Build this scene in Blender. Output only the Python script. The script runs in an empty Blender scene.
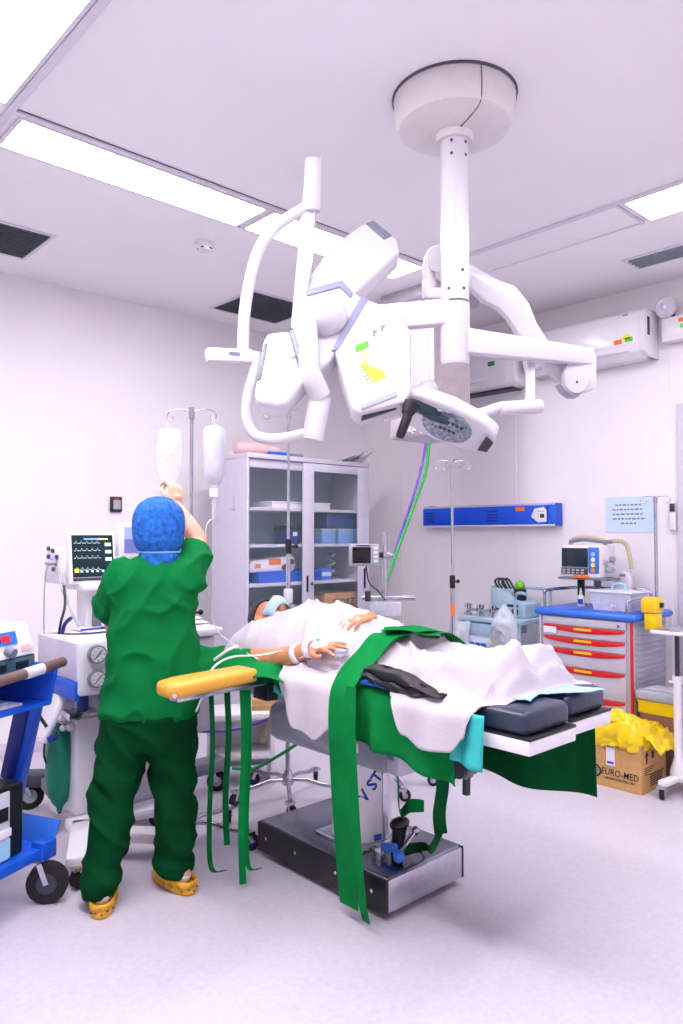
import bpy, bmesh, math, random
from mathutils import Vector, Matrix, noise
random.seed(7)
S = bpy.context.scene
COL = S.collection
PI = math.pi

# ---------------------------------------------------------------- camera
CAM_H, FPX, PITCH, YAW = 1.42, 746.32, math.radians(1.792), math.radians(47.25)
ZC, UW, VW = 3.12, 4.95, 5.0          # ceiling height, right wall (x), left wall (y)
FWD = Vector((math.cos(YAW)*math.cos(PITCH), math.sin(YAW)*math.cos(PITCH), math.sin(PITCH)))
RGT = Vector((math.sin(YAW), -math.cos(YAW), 0))
UPV = RGT.cross(FWD)
EYE = Vector((0, 0, CAM_H))
cam = bpy.data.objects.new('camera', bpy.data.cameras.new('camera'))
COL.objects.link(cam)
cam.location = EYE
cam.rotation_euler = FWD.to_track_quat('-Z', 'Y').to_euler()
cam.data.sensor_fit = 'VERTICAL'
cam.data.sensor_height = 36
cam.data.lens = FPX/1024*36
cam.data.clip_start = 0.02
S.camera = cam

# ---------------------------------------------------------------- light and exposure
LIGHT = 13.                            # ceiling panel strength
w = bpy.data.worlds.new('world'); S.world = w; w.use_nodes = True
w.node_tree.nodes['Background'].inputs[0].default_value = (.8, .78, .9, 1)
w.node_tree.nodes['Background'].inputs[1].default_value = .3
S.view_settings.view_transform = 'Standard'
S.view_settings.look = 'None'
S.view_settings.gamma = 1
S.view_settings.use_curve_mapping = False
S.view_settings.exposure = 0.72

def ray(px, py): return FWD + RGT*((px-341.5)/FPX) - UPV*((py-512)/FPX)
def W(px, py, d): return EYE + ray(px, py)*d          # point seen at a pixel, at a camera depth in metres
def onu(px, py, u): r = ray(px, py); return EYE + r*(u/r.x)
def onv(px, py, v): r = ray(px, py); return EYE + r*(v/r.y)
def onz(px, py, z): r = ray(px, py); return EYE + r*((z-CAM_H)/r.z)

# ---------------------------------------------------------------- materials
def lin(c):
    return tuple(((x/255)/12.92 if x/255 <= .04045 else ((x/255+.055)/1.055)**2.4) for x in c)
MATS = {}
def mat(name, rgb, rough=.5, metal=0., var=.04, scale=18., bump=0., bscale=60., coat=0., emit=None, estr=0., spec=.5, sheen=0., trans=0., sss=0.):
    if name in MATS: return MATS[name]
    m = bpy.data.materials.new(name); m.use_nodes = True
    nt = m.node_tree; b = nt.nodes['Principled BSDF']
    c = lin(rgb)
    tc = nt.nodes.new('ShaderNodeTexCoord')
    nz = nt.nodes.new('ShaderNodeTexNoise'); nz.inputs['Scale'].default_value = scale; nz.inputs['Detail'].default_value = 4
    nt.links.new(tc.outputs['Object'], nz.inputs['Vector'])
    rp = nt.nodes.new('ShaderNodeValToRGB')
    rp.color_ramp.elements[0].position = .3; rp.color_ramp.elements[1].position = .7
    rp.color_ramp.elements[0].color = tuple(max(0, x*(1-var*2)) for x in c)+(1,)
    rp.color_ramp.elements[1].color = tuple(min(1, x*(1+var)) for x in c)+(1,)
    nt.links.new(nz.outputs['Fac'], rp.inputs['Fac'])
    nt.links.new(rp.outputs['Color'], b.inputs['Base Color'])
    b.inputs['Roughness'].default_value = rough
    b.inputs['Metallic'].default_value = metal
    b.inputs['Specular IOR Level'].default_value = spec
    b.inputs['Coat Weight'].default_value = coat
    b.inputs['Sheen Weight'].default_value = sheen
    b.inputs['Transmission Weight'].default_value = trans
    if sss:
        b.inputs['Subsurface Weight'].default_value = sss
        b.inputs['Subsurface Radius'].default_value = (.012, .005, .003)
    if bump:
        n2 = nt.nodes.new('ShaderNodeTexNoise'); n2.inputs['Scale'].default_value = bscale; n2.inputs['Detail'].default_value = 3
        nt.links.new(tc.outputs['Object'], n2.inputs['Vector'])
        bp = nt.nodes.new('ShaderNodeBump'); bp.inputs['Strength'].default_value = bump; bp.inputs['Distance'].default_value = .01
        nt.links.new(n2.outputs['Fac'], bp.inputs['Height']); nt.links.new(bp.outputs['Normal'], b.inputs['Normal'])
    if emit:
        b.inputs['Emission Color'].default_value = lin(emit)+(1,)
        b.inputs['Emission Strength'].default_value = estr
    MATS[name] = m
    return m
def clearmat(name, rgb, alpha, rough=.08):
    m = bpy.data.materials.new(name); m.use_nodes = True
    nt = m.node_tree; b = nt.nodes['Principled BSDF']; out = nt.nodes['Material Output']
    b.inputs['Base Color'].default_value = lin(rgb)+(1,); b.inputs['Roughness'].default_value = rough
    t = nt.nodes.new('ShaderNodeBsdfTransparent'); mx = nt.nodes.new('ShaderNodeMixShader')
    nz = nt.nodes.new('ShaderNodeTexNoise'); nz.inputs['Scale'].default_value = 6
    mr = nt.nodes.new('ShaderNodeMapRange'); mr.inputs['To Min'].default_value = alpha*.8; mr.inputs['To Max'].default_value = min(1, alpha*1.2)
    nt.links.new(nz.outputs['Fac'], mr.inputs['Value']); nt.links.new(mr.outputs['Result'], mx.inputs['Fac'])
    nt.links.new(t.outputs[0], mx.inputs[1]); nt.links.new(b.outputs[0], mx.inputs[2])
    nt.links.new(mx.outputs[0], out.inputs['Surface'])
    MATS[name] = m
    return m

wall_m = mat('wall_paint', (244, 239, 243), .45, var=.012, scale=2.5)
ceil_m = mat('ceiling_board', (250, 247, 250), .7, var=.012, scale=1.5)
floor_m = mat('floor_vinyl', (204, 199, 212), .38, var=.035, scale=55, bump=.05, bscale=120)
white_m = mat('white_enamel', (240, 236, 242), .28, var=.01, coat=.2)
lampw_m = mat('lamp_white', (216, 212, 220), .25, var=.008, coat=.3)
ivory_m = mat('canopy_ivory', (226, 220, 220), .45, var=.02)
whitep_m = mat('white_plastic', (236, 234, 240), .4, var=.015)
greyp_m = mat('grey_plastic', (168, 172, 184), .45, var=.03)
lgrey_m = mat('light_grey_steel', (206, 203, 218), .42, var=.02)
mgrey_m = mat('mid_grey', (120, 126, 140), .45, var=.03)
tgrey_m = mat('table_grey', (150, 156, 170), .3, var=.03, coat=.4)
dgrey_m = mat('dark_grey', (52, 58, 68), .5, var=.05)
band_m = mat('lamp_band', (150, 152, 186), .4, var=.02)
black_m = mat('black_plastic', (18, 20, 26), .42, var=.1)
rubber_m = mat('black_rubber', (22, 22, 26), .75, var=.1)
steel_m = mat('stainless', (196, 196, 206), .22, 1., var=.05, scale=30)
bsteel_m = mat('brushed_base_steel', (142, 146, 156), .25, 1., var=.12, scale=6)
chrome_m = mat('chrome', (220, 222, 230), .1, 1., var=.03)
green_m = mat('green_cloth', (4, 126, 58), .9, var=.1, scale=9, bump=.25, bscale=220, spec=.12)
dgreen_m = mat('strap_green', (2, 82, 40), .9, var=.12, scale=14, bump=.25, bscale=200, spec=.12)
scrub_m = mat('scrub_green', (2, 112, 54), .88, var=.06, scale=6, bump=.2, bscale=240, spec=.12)
trous_m = mat('trouser_green', (0, 64, 30), .9, var=.08, scale=6, bump=.2, bscale=240, spec=.1)
sheet_m = mat('white_sheet', (199, 192, 202), .9, var=.015, scale=8, bump=.15, bscale=160, spec=.2)
teal_m = mat('teal_drape', (52, 196, 190), .6, var=.06)
pblue_m = mat('pale_blue_pad', (160, 208, 238), .7, var=.05)
cap_m = mat('bouffant_blue', (24, 108, 204), .85, var=.3, scale=55, bump=.8, bscale=70)  # strong colour noise paints in the light and dark of the crinkles
maskb_m = mat('mask_pale_blue', (178, 214, 236), .8, var=.05)
skin_m = mat('skin', (226, 168, 142), .5, var=.05, scale=30, sss=.08)
skin2_m = mat('skin_patient', (204, 138, 98), .5, var=.09, scale=26, sss=.08)
nail_m = mat('nail', (236, 190, 176), .3)
hair_m = mat('black_hair', (24, 20, 22), .5, var=.2, scale=90)
navy_m = mat('navy_leather', (34, 46, 70), .35, var=.08, scale=12, bump=.15, bscale=90, coat=.2)
blackc_m = mat('black_cloth', (22, 24, 30), .55, var=.3, scale=30)
yel_m = mat('yellow_pad', (226, 166, 62), .45, var=.05, scale=8, bump=.12, bscale=60)
clog_m = mat('yellow_clog', (232, 170, 40), .5, var=.14, scale=40)
ybag_m = mat('yellow_bag', (246, 212, 20), .32, var=.06, scale=9, bump=.4, bscale=24)
ybox_m = mat('yellow_plastic', (250, 205, 20), .4, var=.03)
blue_m = mat('cart_blue', (20, 92, 214), .38, var=.05)
pnlblue_m = mat('panel_blue', (10, 84, 226), .35, var=.04)
trayblue_m = mat('tray_blue', (52, 118, 226), .35, var=.03)
dblue_m = mat('dark_blue', (14, 40, 130), .4, var=.08)
red_m = mat('drawer_red', (214, 24, 30), .38, var=.05)
orange_m = mat('sticker_orange', (250, 128, 40), .6)
yelst_m = mat('sticker_yellow', (244, 246, 70), .6, var=.05)
grnst_m = mat('sticker_green', (110, 232, 60), .6)
card_m = mat('cardboard', (202, 158, 98), .8, var=.06, scale=24)
cardd_m = mat('cardboard_plain', (196, 152, 100), .8, var=.08)
beige_m = mat('beige_plastic', (196, 180, 150), .5, var=.05)
ltblue_m = mat('trolley_pale_blue', (176, 206, 222), .45, var=.04)
ink_m = mat('print_ink', (24, 26, 44), .7)
inkb_m = mat('print_blue', (28, 70, 170), .6)
inkg_m = mat('print_grey', (120, 130, 150), .7)
paper_m = mat('paper', (238, 236, 248), .8, var=.02)
paperb_m = mat('paper_blue', (206, 228, 248), .8, var=.02)
screen_m = mat('screen_dark', (20, 44, 52), .2, var=.1)
screenb_m = mat('screen_black', (8, 10, 16), .15)
screenl_m = mat('screen_light', (150, 164, 206), .3, emit=(130, 140, 200), estr=.25)
trace_m = mat('trace_white', (200, 230, 230), .5, emit=(180, 220, 220), estr=.6)
tracey_m = mat('trace_yellow', (235, 225, 60), .5, emit=(235, 225, 60), estr=.6)
traceb_m = mat('trace_blue', (110, 170, 250), .5, emit=(110, 170, 250), estr=.6)
led_m = mat('led_red', (220, 30, 40), .4, emit=(230, 30, 40), estr=.8)
bagg_m = mat('breathing_bag', (8, 124, 96), .42, var=.05)
hoseg_m = mat('hose_green', (20, 156, 70), .4)
hosep_m = mat('hose_purple', (112, 74, 190), .4)
pink_m = mat('pink_roll', (218, 186, 186), .8, var=.04)
bingrey_m = mat('bin_grey', (178, 182, 196), .45)
vent_m = mat('vent_dark', (126, 138, 146), .6, var=.1)
ventb_m = mat('vent_backing', (84, 94, 102), .8)
seam_m = mat('seam_dark', (92, 90, 104), .8)
alu_m = mat('aluminium', (226, 222, 232), .5, 0., var=.02)
lens_m = mat('lamp_lens', (156, 162, 178), .15, .2, var=.3, scale=60)
panel_off_m = mat('unlit_diffuser', (250, 247, 250), .5, var=.01)
wood_m = mat('light_wood', (206, 164, 110), .6, var=.1)
lit_m = mat('lit_diffuser', (255, 252, 255), .6, emit=(255, 248, 255), estr=LIGHT)
glass_m = clearmat('cabinet_glass', (190, 214, 224), .05)
frost_m = clearmat('frosted_plastic', (226, 232, 244), .55, .3)
bagclr_m = clearmat('clear_bag', (240, 240, 248), .26, .12)
tub_m = clearmat('tub_plastic', (232, 236, 248), .78, .3)
tube_m = mat('clear_tube', (232, 228, 236), .3)

# ---------------------------------------------------------------- builders
def cm(pts, n=6):
    """Catmull-Rom through points"""
    P = [Vector(p) for p in pts]; out = []
    for i in range(len(P)-1):
        a = P[max(i-1, 0)]; b = P[i]; c = P[i+1]; d = P[min(i+2, len(P)-1)]
        for k in range(n):
            t = k/n
            out.append(.5*((2*b)+(c-a)*t+(2*a-5*b+4*c-d)*t*t+(3*b-a-3*c+d)*t**3))
    out.append(P[-1].copy())
    return out

class MB:
    def __init__(s): s.bm = bmesh.new()
    def _new(s, fn):
        t = bmesh.new(); fn(t)
        me = bpy.data.meshes.new('t'); t.to_mesh(me); t.free(); s.bm.from_mesh(me); bpy.data.meshes.remove(me)
        return s
    def box(s, c, size, rot=None, bev=0., seg=2):
        M = Matrix.Translation(Vector(c)) @ ((rot.to_4x4() if rot else Matrix()) @ Matrix.Diagonal(Vector(size)).to_4x4())
        def fn(t):
            bmesh.ops.create_cube(t, size=1, matrix=M)
            if bev: bmesh.ops.bevel(t, geom=t.edges[:], offset=min(bev, min(size)*.48), segments=seg, profile=.5, affect='EDGES')
        return s._new(fn)
    def mm(s, lo, hi, bev=0., seg=2):
        return s.box([(a+b)/2 for a, b in zip(lo, hi)], [abs(b-a) for a, b in zip(lo, hi)], None, bev, seg)
    def beam(s, a, b, wd, ht, bev=0., up=(0, 0, 1)):
        a = Vector(a); b = Vector(b); y = (b-a).normalized(); x = y.cross(Vector(up)).normalized(); z = x.cross(y)
        R = Matrix((x, y, z)).transposed()
        return s.box((a+b)/2, (wd, (b-a).length, ht), R, bev)
    def cyl(s, a, b, r, r2=None, seg=16, bev=0.):
        a = Vector(a); b = Vector(b); r2 = r if r2 is None else r2
        if bev:
            h = (b-a).normalized()*bev
            return s.tubev([a, a+h*.0, a+h, b-h, b-h*0., b], [r-bev, r-bev*.3, r, r2, r2-bev*.3, r2-bev], seg)
        return s.tubev([a, b], [r, r2], seg)
    def tubev(s, pts, rad, seg=12, cap=True):
        bm = s.bm; P = [Vector(p) for p in pts]; n = len(P); rings = []
        t0 = (P[-1]-P[0]) if n == 2 else None
        up = None
        for i in range(n):
            a = P[max(i-1, 0)]; b = P[min(i+1, n-1)]
            t = (b-a)
            if t.length < 1e-9: t = (P[-1]-P[0])
            t.normalize()
            if up is None:
                up = Vector((0, 0, 1)) if abs(t.z) < .9 else Vector((1, 0, 0))
            x = up.cross(t)
            if x.length < 1e-6: x = Vector((0, 1, 0)).cross(t)
            x.normalize(); y = t.cross(x); up = y
            r = rad[i] if isinstance(rad, (list, tuple)) else rad
            rings.append([bm.verts.new(P[i]+(x*math.cos(2*PI*k/seg)+y*math.sin(2*PI*k/seg))*max(r, 1e-5)) for k in range(seg)])
        for i in range(n-1):
            for k in range(seg):
                bm.faces.new((rings[i][k], rings[i][(k+1) % seg], rings[i+1][(k+1) % seg], rings[i+1][k]))
        if cap:
            bm.faces.new(rings[0][::-1]); bm.faces.new(rings[-1])
        return s
    def tube(s, pts, r, seg=10, n=6):
        q = cm(pts, n) if n > 1 else [Vector(p) for p in pts]
        return s.tubev(q, r, seg)
    def lathe(s, prof, M=None, seg=28, cap=True):
        bm = s.bm; M = M or Matrix(); rings = []
        for r, z in prof:
            rings.append([bm.verts.new(M @ Vector((max(r, 1e-5)*math.cos(2*PI*k/seg), max(r, 1e-5)*math.sin(2*PI*k/seg), z))) for k in range(seg)])
        for i in range(len(rings)-1):
            for k in range(seg):
                bm.faces.new((rings[i][k], rings[i][(k+1) % seg], rings[i+1][(k+1) % seg], rings[i+1][k]))
        if cap:
            bm.faces.new(rings[0][::-1]); bm.faces.new(rings[-1])
        return s
    def prism(s, pts, vec, bev=0., seg=2):
        """polygon of 3-D points extruded along vec"""
        vec = Vector(vec)
        def fn(t):
            vs = [t.verts.new(Vector(p)) for p in pts]; f = t.faces.new(vs)
            r = bmesh.ops.extrude_face_region(t, geom=[f])
            nv = [e for e in r['geom'] if isinstance(e, bmesh.types.BMVert)]
            bmesh.ops.translate(t, verts=nv, vec=vec)
            bmesh.ops.recalc_face_normals(t, faces=t.faces[:])
            if bev: bmesh.ops.bevel(t, geom=t.edges[:], offset=bev, segments=seg, profile=.5, affect='EDGES', clamp_overlap=True)
        return s._new(fn)
    def ball(s, c, r, seg=16):
        r = (r, r, r) if not isinstance(r, (tuple, list)) else r
        M = Matrix.Translation(Vector(c)) @ Matrix.Diagonal(Vector(r)).to_4x4()
        return s._new(lambda t: bmesh.ops.create_uvsphere(t, u_segments=seg, v_segments=max(6, seg*2//3), radius=1, matrix=M))
    def loft(s, rings, cap=True):
        bm = s.bm; R = [[bm.verts.new(Vector(p)) for p in r] for r in rings]; n = len(R[0])
        for i in range(len(R)-1):
            for k in range(n): bm.faces.new((R[i][k], R[i][(k+1) % n], R[i+1][(k+1) % n], R[i+1][k]))
        if cap: bm.faces.new(R[0][::-1]); bm.faces.new(R[-1])
        return s
    def grid(s, fn, nu, nv):
        bm = s.bm; G = [[bm.verts.new(Vector(fn(i/nu, j/nv))) for j in range(nv+1)] for i in range(nu+1)]
        for i in range(nu):
            for j in range(nv): bm.faces.new((G[i][j], G[i+1][j], G[i+1][j+1], G[i][j+1]))
        return s
    def ribbon(s, pts, wdir, wd, n=6, th=.003):
        """strip along pts; wdir Vector or list, wd number or list"""
        q = cm(pts, n); m = len(q)
        def val(x, i):
            if isinstance(x, list):
                t = i/(m-1)*(len(x)-1); k = min(int(t), len(x)-2); return x[k]*(1-(t-k))+x[k+1]*(t-k)
            return x
        wdir = [Vector(v) for v in wdir] if isinstance(wdir, list) else Vector(wdir)
        L = [];
        for i in range(m):
            t = (q[min(i+1, m-1)]-q[max(i-1, 0)]).normalized(); d = val(wdir, i).normalized(); nn = t.cross(d)
            if nn.length < 1e-5: nn = Vector((0, 0, 1))
            nn.normalize(); h = val(wd, i)/2
            L.append([q[i]-d*h-nn*th/2, q[i]+d*h-nn*th/2, q[i]+d*h+nn*th/2, q[i]-d*h+nn*th/2])
        return s.loft(L)
    def tri(s):
        bmesh.ops.triangulate(s.bm, faces=[f for f in s.bm.faces if len(f.verts) > 4]); return s
    def mesh(s, name, recalc=True):
        if recalc: bmesh.ops.recalc_face_normals(s.bm, faces=s.bm.faces[:])
        me = bpy.data.meshes.new(name); s.bm.to_mesh(me); s.bm.free()
        return me
    def build(s, name, m, parent=None, world=False, ang=38, solid=0., recalc=True):
        return place(s.mesh(name, recalc), name, m, parent, world, ang, solid)

def mw(o):
    """world matrix computed by hand (no depsgraph needed)"""
    M = Matrix.LocRotScale(o.location, o.rotation_euler, o.scale)
    return mw(o.parent) @ M if o.parent else M
def place(me, name, m, parent=None, world=False, ang=38, solid=0.):
    if world and parent: me.transform(mw(parent).inverted())
    for p in me.polygons: p.use_smooth = True
    me.set_sharp_from_angle(angle=math.radians(ang))
    me.materials.clear(); me.materials.append(MATS[m] if isinstance(m, str) else m)
    o = bpy.data.objects.new(name, me); COL.objects.link(o)
    if parent: o.parent = parent
    elif world:                                     # top-level single mesh: move its origin to its base
        xs = [v.co for v in me.vertices]
        c = Vector((sum(v.x for v in xs)/len(xs), sum(v.y for v in xs)/len(xs), min(v.z for v in xs)))
        me.transform(Matrix.Translation(-c)); o.location = c
    if solid:
        md = o.modifiers.new('thickness', 'SOLIDIFY'); md.thickness = solid; md.offset = 0
    return o
def tag(o, label, cat, group=None, kind=None):
    o['label'] = label; o['category'] = cat
    if group: o['group'] = group
    if kind: o['kind'] = kind
    return o
def thing(name, label, cat, loc=(0, 0, 0), rotz=0., group=None):
    o = bpy.data.objects.new(name, None); COL.objects.link(o); o.empty_display_size = .05
    o.location = loc; o.rotation_euler = (0, 0, rotz)
    return tag(o, label, cat, group)
def struct(o):
    o['kind'] = 'structure'; return o
def copy_tree(o, parent=None):
    c = o.copy(); COL.objects.link(c); c.parent = parent
    for ch in list(o.children): copy_tree(ch, c)
    return c
def remeshed(mb, voxel, smooth=6, fac=.5):
    me = mb.mesh('tmp'); o = bpy.data.objects.new('tmp', me); COL.objects.link(o)
    r = o.modifiers.new('r', 'REMESH'); r.mode = 'VOXEL'; r.voxel_size = voxel; r.use_smooth_shade = True
    if smooth:
        sm = o.modifiers.new('s', 'SMOOTH'); sm.factor = fac; sm.iterations = smooth
    dg = bpy.context.evaluated_depsgraph_get()
    out = bpy.data.meshes.new_from_object(o.evaluated_get(dg))
    bpy.data.objects.remove(o); bpy.data.meshes.remove(me)
    return out
def displace(me, fn):
    ns = [v.normal.copy() for v in me.vertices]
    for v, n in zip(me.vertices, ns): v.co += n*fn(v.co, n)
    me.update()
def text_mesh(s, size, extr=.0006, align='CENTER', shear=0., bold=0.):
    cu = bpy.data.curves.new('t', 'FONT'); cu.body = s; cu.size = size; cu.extrude = extr; cu.align_x = align; cu.align_y = 'CENTER'; cu.shear = shear
    cu.resolution_u = 2; cu.offset = bold
    o = bpy.data.objects.new('t', cu); COL.objects.link(o)
    me = bpy.data.meshes.new_from_object(o.evaluated_get(bpy.context.evaluated_depsgraph_get()))
    bpy.data.objects.remove(o); bpy.data.curves.remove(cu)
    return me
def lettering(s, size, m, parent, M, name='lettering', shear=0.):
    me = text_mesh(s, size, shear=shear, bold=size*.004); me.transform(M)
    return place(me, name, m, parent, False, 30)
FRONT = Matrix.Rotation(PI/2, 4, 'X')     # text plane facing -Y
def nz(p, s=1., o=0.): return noise.noise(Vector(p)*s+Vector((o, o*1.7, o*.3)))
def smooth(x, a, b):
    t = min(1, max(0, (x-a)/(b-a))); return t*t*(3-2*t)
def interp(x, tab):
    if x <= tab[0][0]: return tab[0][1]
    for (a, p), (b, q) in zip(tab, tab[1:]):
        if x <= b:
            t = (x-a)/(b-a); t = t*t*(3-2*t); return p*(1-t)+q*t
    return tab[-1][1]
def caster(parent, x, y, r=.05, top=.12, wd=.025, wm=rubber_m, hub=greyp_m, rot=0., fm=steel_m):
    R = Matrix.Rotation(rot, 3, 'Z'); ax = R @ Vector((0, 1, 0)); off = R @ Vector((r*.35, 0, 0)); c = Vector((x, y, r))+off
    g = MB().tubev([c-ax*wd*.5, c-ax*wd*.45, c+ax*wd*.45, c+ax*wd*.5], [r*.86, r, r, r*.86], 18).build('caster_wheel', wm, parent)
    MB().cyl(c-ax*wd*.56, c+ax*wd*.56, r*.5, seg=14).build('wheel_hub', hub, g)
    f = MB()
    for sgn in (-1, 1):
        f.beam(c+ax*sgn*wd*.68, Vector((x, y, top-.012))+ax*sgn*wd*.68, .02, .004, up=tuple(ax))
    f.mm((x-.02, y-.02, top-.014), (x+.02, y+.02, top))
    f.build('caster_fork', fm, g)
    return g
# ================================================================ the room
U0, V0 = -1.7, -1.9
struct(MB().mm((U0-.1, V0-.1, -.08), (UW+.1, VW+.1, 0)).build('floor', floor_m, None, True))
struct(MB().mm((U0-.1, V0-.1, ZC), (UW+.1, VW+.1, ZC+.1)).build('ceiling', ceil_m, None, True))
struct(MB().mm((U0-.1, VW, 0), (UW+.1, VW+.1, ZC)).build('wall_left', wall_m, None, True))
struct(MB().mm((UW, V0-.1, 0), (UW+.1, VW, ZC)).build('wall_right', wall_m, None, True))
struct(MB().mm((U0-.1, V0, 0), (U0, VW, ZC)).build('wall_rear', wall_m, None, True))
struct(MB().mm((U0, V0-.1, 0), (UW, V0, ZC)).build('wall_near', wall_m, None, True))
base_m = mat('coving', (214, 206, 224), .5, var=.02)
struct(MB().mm((U0, VW-.012, 0), (UW-.012, VW, .09), .004).build('baseboard_left', base_m, None, True))
struct(MB().mm((UW-.012, 2.12, 0), (UW, VW, .09), .004).build('baseboard_right', base_m, None, True))
# door at the right end of the right wall: frame post and leaf
d1 = bpy.data.objects.new('door_1', None); COL.objects.link(d1); d1.location = (UW, 1.6, 0); struct(d1)
MB().mm((UW-.028, 1.1, .01), (UW-.006, 2.03, 2.22), .004).build('door_leaf', mat('door_paint', (232, 224, 240), .4), d1, True)
MB().mm((UW-.035, 2.03, 0), (UW, 2.085, 2.28), .004).mm((UW-.035, 1.05, 0), (UW, 1.1, 2.28), .004).mm((UW-.035, 1.1, 2.22), (UW, 2.03, 2.28), .004).build('door_frame', lgrey_m, d1, True)
MB().cyl((UW-.03, 1.17, 1.0), (UW-.07, 1.17, 1.0), .012).cyl((UW-.07, 1.165, 1.0), (UW-.07, 1.29, 1.0), .009).build('door_handle', steel_m, d1, True)
# wall cladding seams (narrow cover strips on the walls)
i = 1
for v in (4.55, 3.35, 2.15):
    struct(MB().mm((UW-.004, v-.008, .09), (UW, v+.008, ZC)).build('trim_%d' % i, wall_m, None, True)); i += 1

# ---- ceiling panels
def ceiling_light(u0, v0, u1, v1, label, lit=True):
    t = thing('ceiling_light' if lit else 'ceiling_panel', label, 'ceiling light' if lit else 'ceiling panel', ((u0+u1)/2, (v0+v1)/2, ZC), 0, 'rectangular panels set in the ceiling')
    z0 = ZC-.012; b = .016
    f = MB()
    f.mm((u0-b, v0-b, z0), (u1+b, v0, ZC)).mm((u0-b, v1, z0), (u1+b, v1+b, ZC)).mm((u0-b, v0, z0), (u0, v1, ZC)).mm((u1, v0, z0), (u1+b, v1, ZC))
    f.build('frame', alu_m, t, True)
    MB().mm((u0, v0, ZC-.007), (u1, v1, ZC)).build('diffuser', lit_m if lit else panel_off_m, t, True)
    return t
ceiling_light(1.075, 3.075, 2.305, 3.345, 'long lit ceiling panel above the person in green scrubs, beside the smoke detector')
ceiling_light(2.365, 3.075, 3.545, 3.345, 'lit ceiling panel behind the surgical lamp, next to the service column')
ceiling_light(3.61, .62, 3.9, 1.775, 'lit ceiling panel near the louvred vent over the air conditioner')
ceiling_light(3.61, 1.83, 3.9, 3.0, 'unlit white ceiling panel between the lit one and the service column', False)
ceiling_light(.42, 1.83, .98, 3.0, 'wide lit ceiling panel meeting the long lit strip at its corner')
# the rest of the ring of panels around the operating area (out of the picture)
ceiling_light(.42, .62, .98, 1.775, 'wide lit ceiling panel further along the same row, away from the corner')
ceiling_light(1.075, .28, 2.305, .55, 'lit ceiling panel on the side of the ring nearest the entrance')
ceiling_light(2.365, .28, 3.545, .55, 'lit ceiling panel on the entrance side of the ring, below the vented corner')
# cover rails along the strips
def rail(n, lo, hi, m=alu_m):
    struct(MB().mm(lo, hi).build('trim_%d' % n, m, None, True))
rail(11, (1.03, 3.028, ZC-.012), (3.56, 3.055, ZC)); rail(12, (1.03, 3.022, ZC-.003), (3.56, 3.027, ZC), seam_m)
rail(13, (1.0, .3, ZC-.014), (1.03, 3.36, ZC)); rail(14, (1.032, .3, ZC-.003), (1.037, 3.02, ZC), seam_m)
rail(15, (3.575, .3, ZC-.012), (3.592, 3.0, ZC)); rail(16, (3.918, 1.83, ZC-.004), (3.93, 3.02, ZC), seam_m)
rail(17, (1.05, 3.364, ZC-.003), (3.56, 3.368, ZC), seam_m)
rail(18, (.4, 3.02, ZC-.004), (1.0, 3.028, ZC), seam_m)

# ---- ceiling vents
def vent(u0, v0, u1, v1, n, label, along='v', rusty=False):
    t = thing('ceiling_vent', label, 'air vent', ((u0+u1)/2, (v0+v1)/2, ZC), 0, 'dark ceiling air vents')
    MB().mm((u0, v0, ZC-.004), (u1, v1, ZC)).build('backing', ventb_m, t, True)
    b = .022; f = MB()
    f.mm((u0-b, v0-b, ZC-.008), (u1+b, v0, ZC)).mm((u0-b, v1, ZC-.008), (u1+b, v1+b, ZC)).mm((u0-b, v0, ZC-.008), (u0, v1, ZC)).mm((u1, v0, ZC-.008), (u1+b, v1, ZC))
    f.build('frame', alu_m, t, True)
    for k in range(n):
        m = MB()
        if along == 'u':
            c = v0+(v1-v0)*(k+.5)/n; m.box(((u0+u1)/2, c, ZC-.008), (u1-u0, (v1-v0)/n*.62, .003), Matrix.Rotation(.45, 3, 'X'))
        else:
            c = u0+(u1-u0)*(k+.5)/n; m.box((c, (v0+v1)/2, ZC-.008), ((u1-u0)/n*.62, v1-v0, .003), Matrix.Rotation(.45, 3, 'Y'))
        m.build('slat', vent_m, t, True)
vent(1.10, 4.19, 1.63, 4.64, 14, 'square dark ceiling vent in the corner above the anaesthesia monitor', 'u')
vent(3.04, 4.19, 3.62, 4.70, 16, 'square dark ceiling vent above the glass cabinet', 'u')
vent(4.385, 1.55, 4.56, 2.15, 4, 'narrow dark vent with long louvres above the big air conditioner', 'v')
sd = thing('smoke_detector', 'small round white smoke detector between vent and lit panel', 'smoke detector', (2.33, 3.69, ZC))
MB().lathe([(.028, -.05), (.04, -.047), (.042, -.03), (.058, -.022), (.06, 0)]).build('housing', whitep_m, sd)
for k in range(5):
    a = k*2*PI/5; MB().box((.0415*math.cos(a), .0415*math.sin(a), -.037), (.004, .02, .006), Matrix.Rotation(a, 3, 'Z')).build('slot', black_m, sd)

# ================================================================ surgical lamp on its ceiling column
CC = Vector((2.262, 1.80, 0))
sl = thing('surgical_light', 'big white ceiling surgical lamp with three-lobed head and small side lamp', 'surgical lamp', (CC.x, CC.y, ZC))
MC = Matrix.Translation((CC.x, CC.y, 0))
cp = MB().lathe([(.055, 2.975), (.17, 2.985), (.215, 3.0), (.232, 3.03), (.236, 3.118), (.05, 3.1195)], MC, 48).build('ceiling_canopy', ivory_m, sl, True)
MB().lathe([(.239, 3.11), (.241, 3.1195)], MC, 48, False).build('canopy_edge', seam_m, cp, True, solid=.003)
sgn = RGT.copy()
a0 = math.atan2(-FWD.y, -FWD.x)
def cpt(a, r, z): return Vector((CC.x+r*math.cos(a), CC.y+r*math.sin(a), z))
MB().tube([cpt(a0+.12, .0575, 2.97), cpt(a0+.3, .12, 2.978), cpt(a0+.33, .2, 2.993), cpt(a0+.28, .236, 3.04), cpt(a0+.26, .24, 3.11)], .002, 6).build('seam', seam_m, cp, True)
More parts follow.
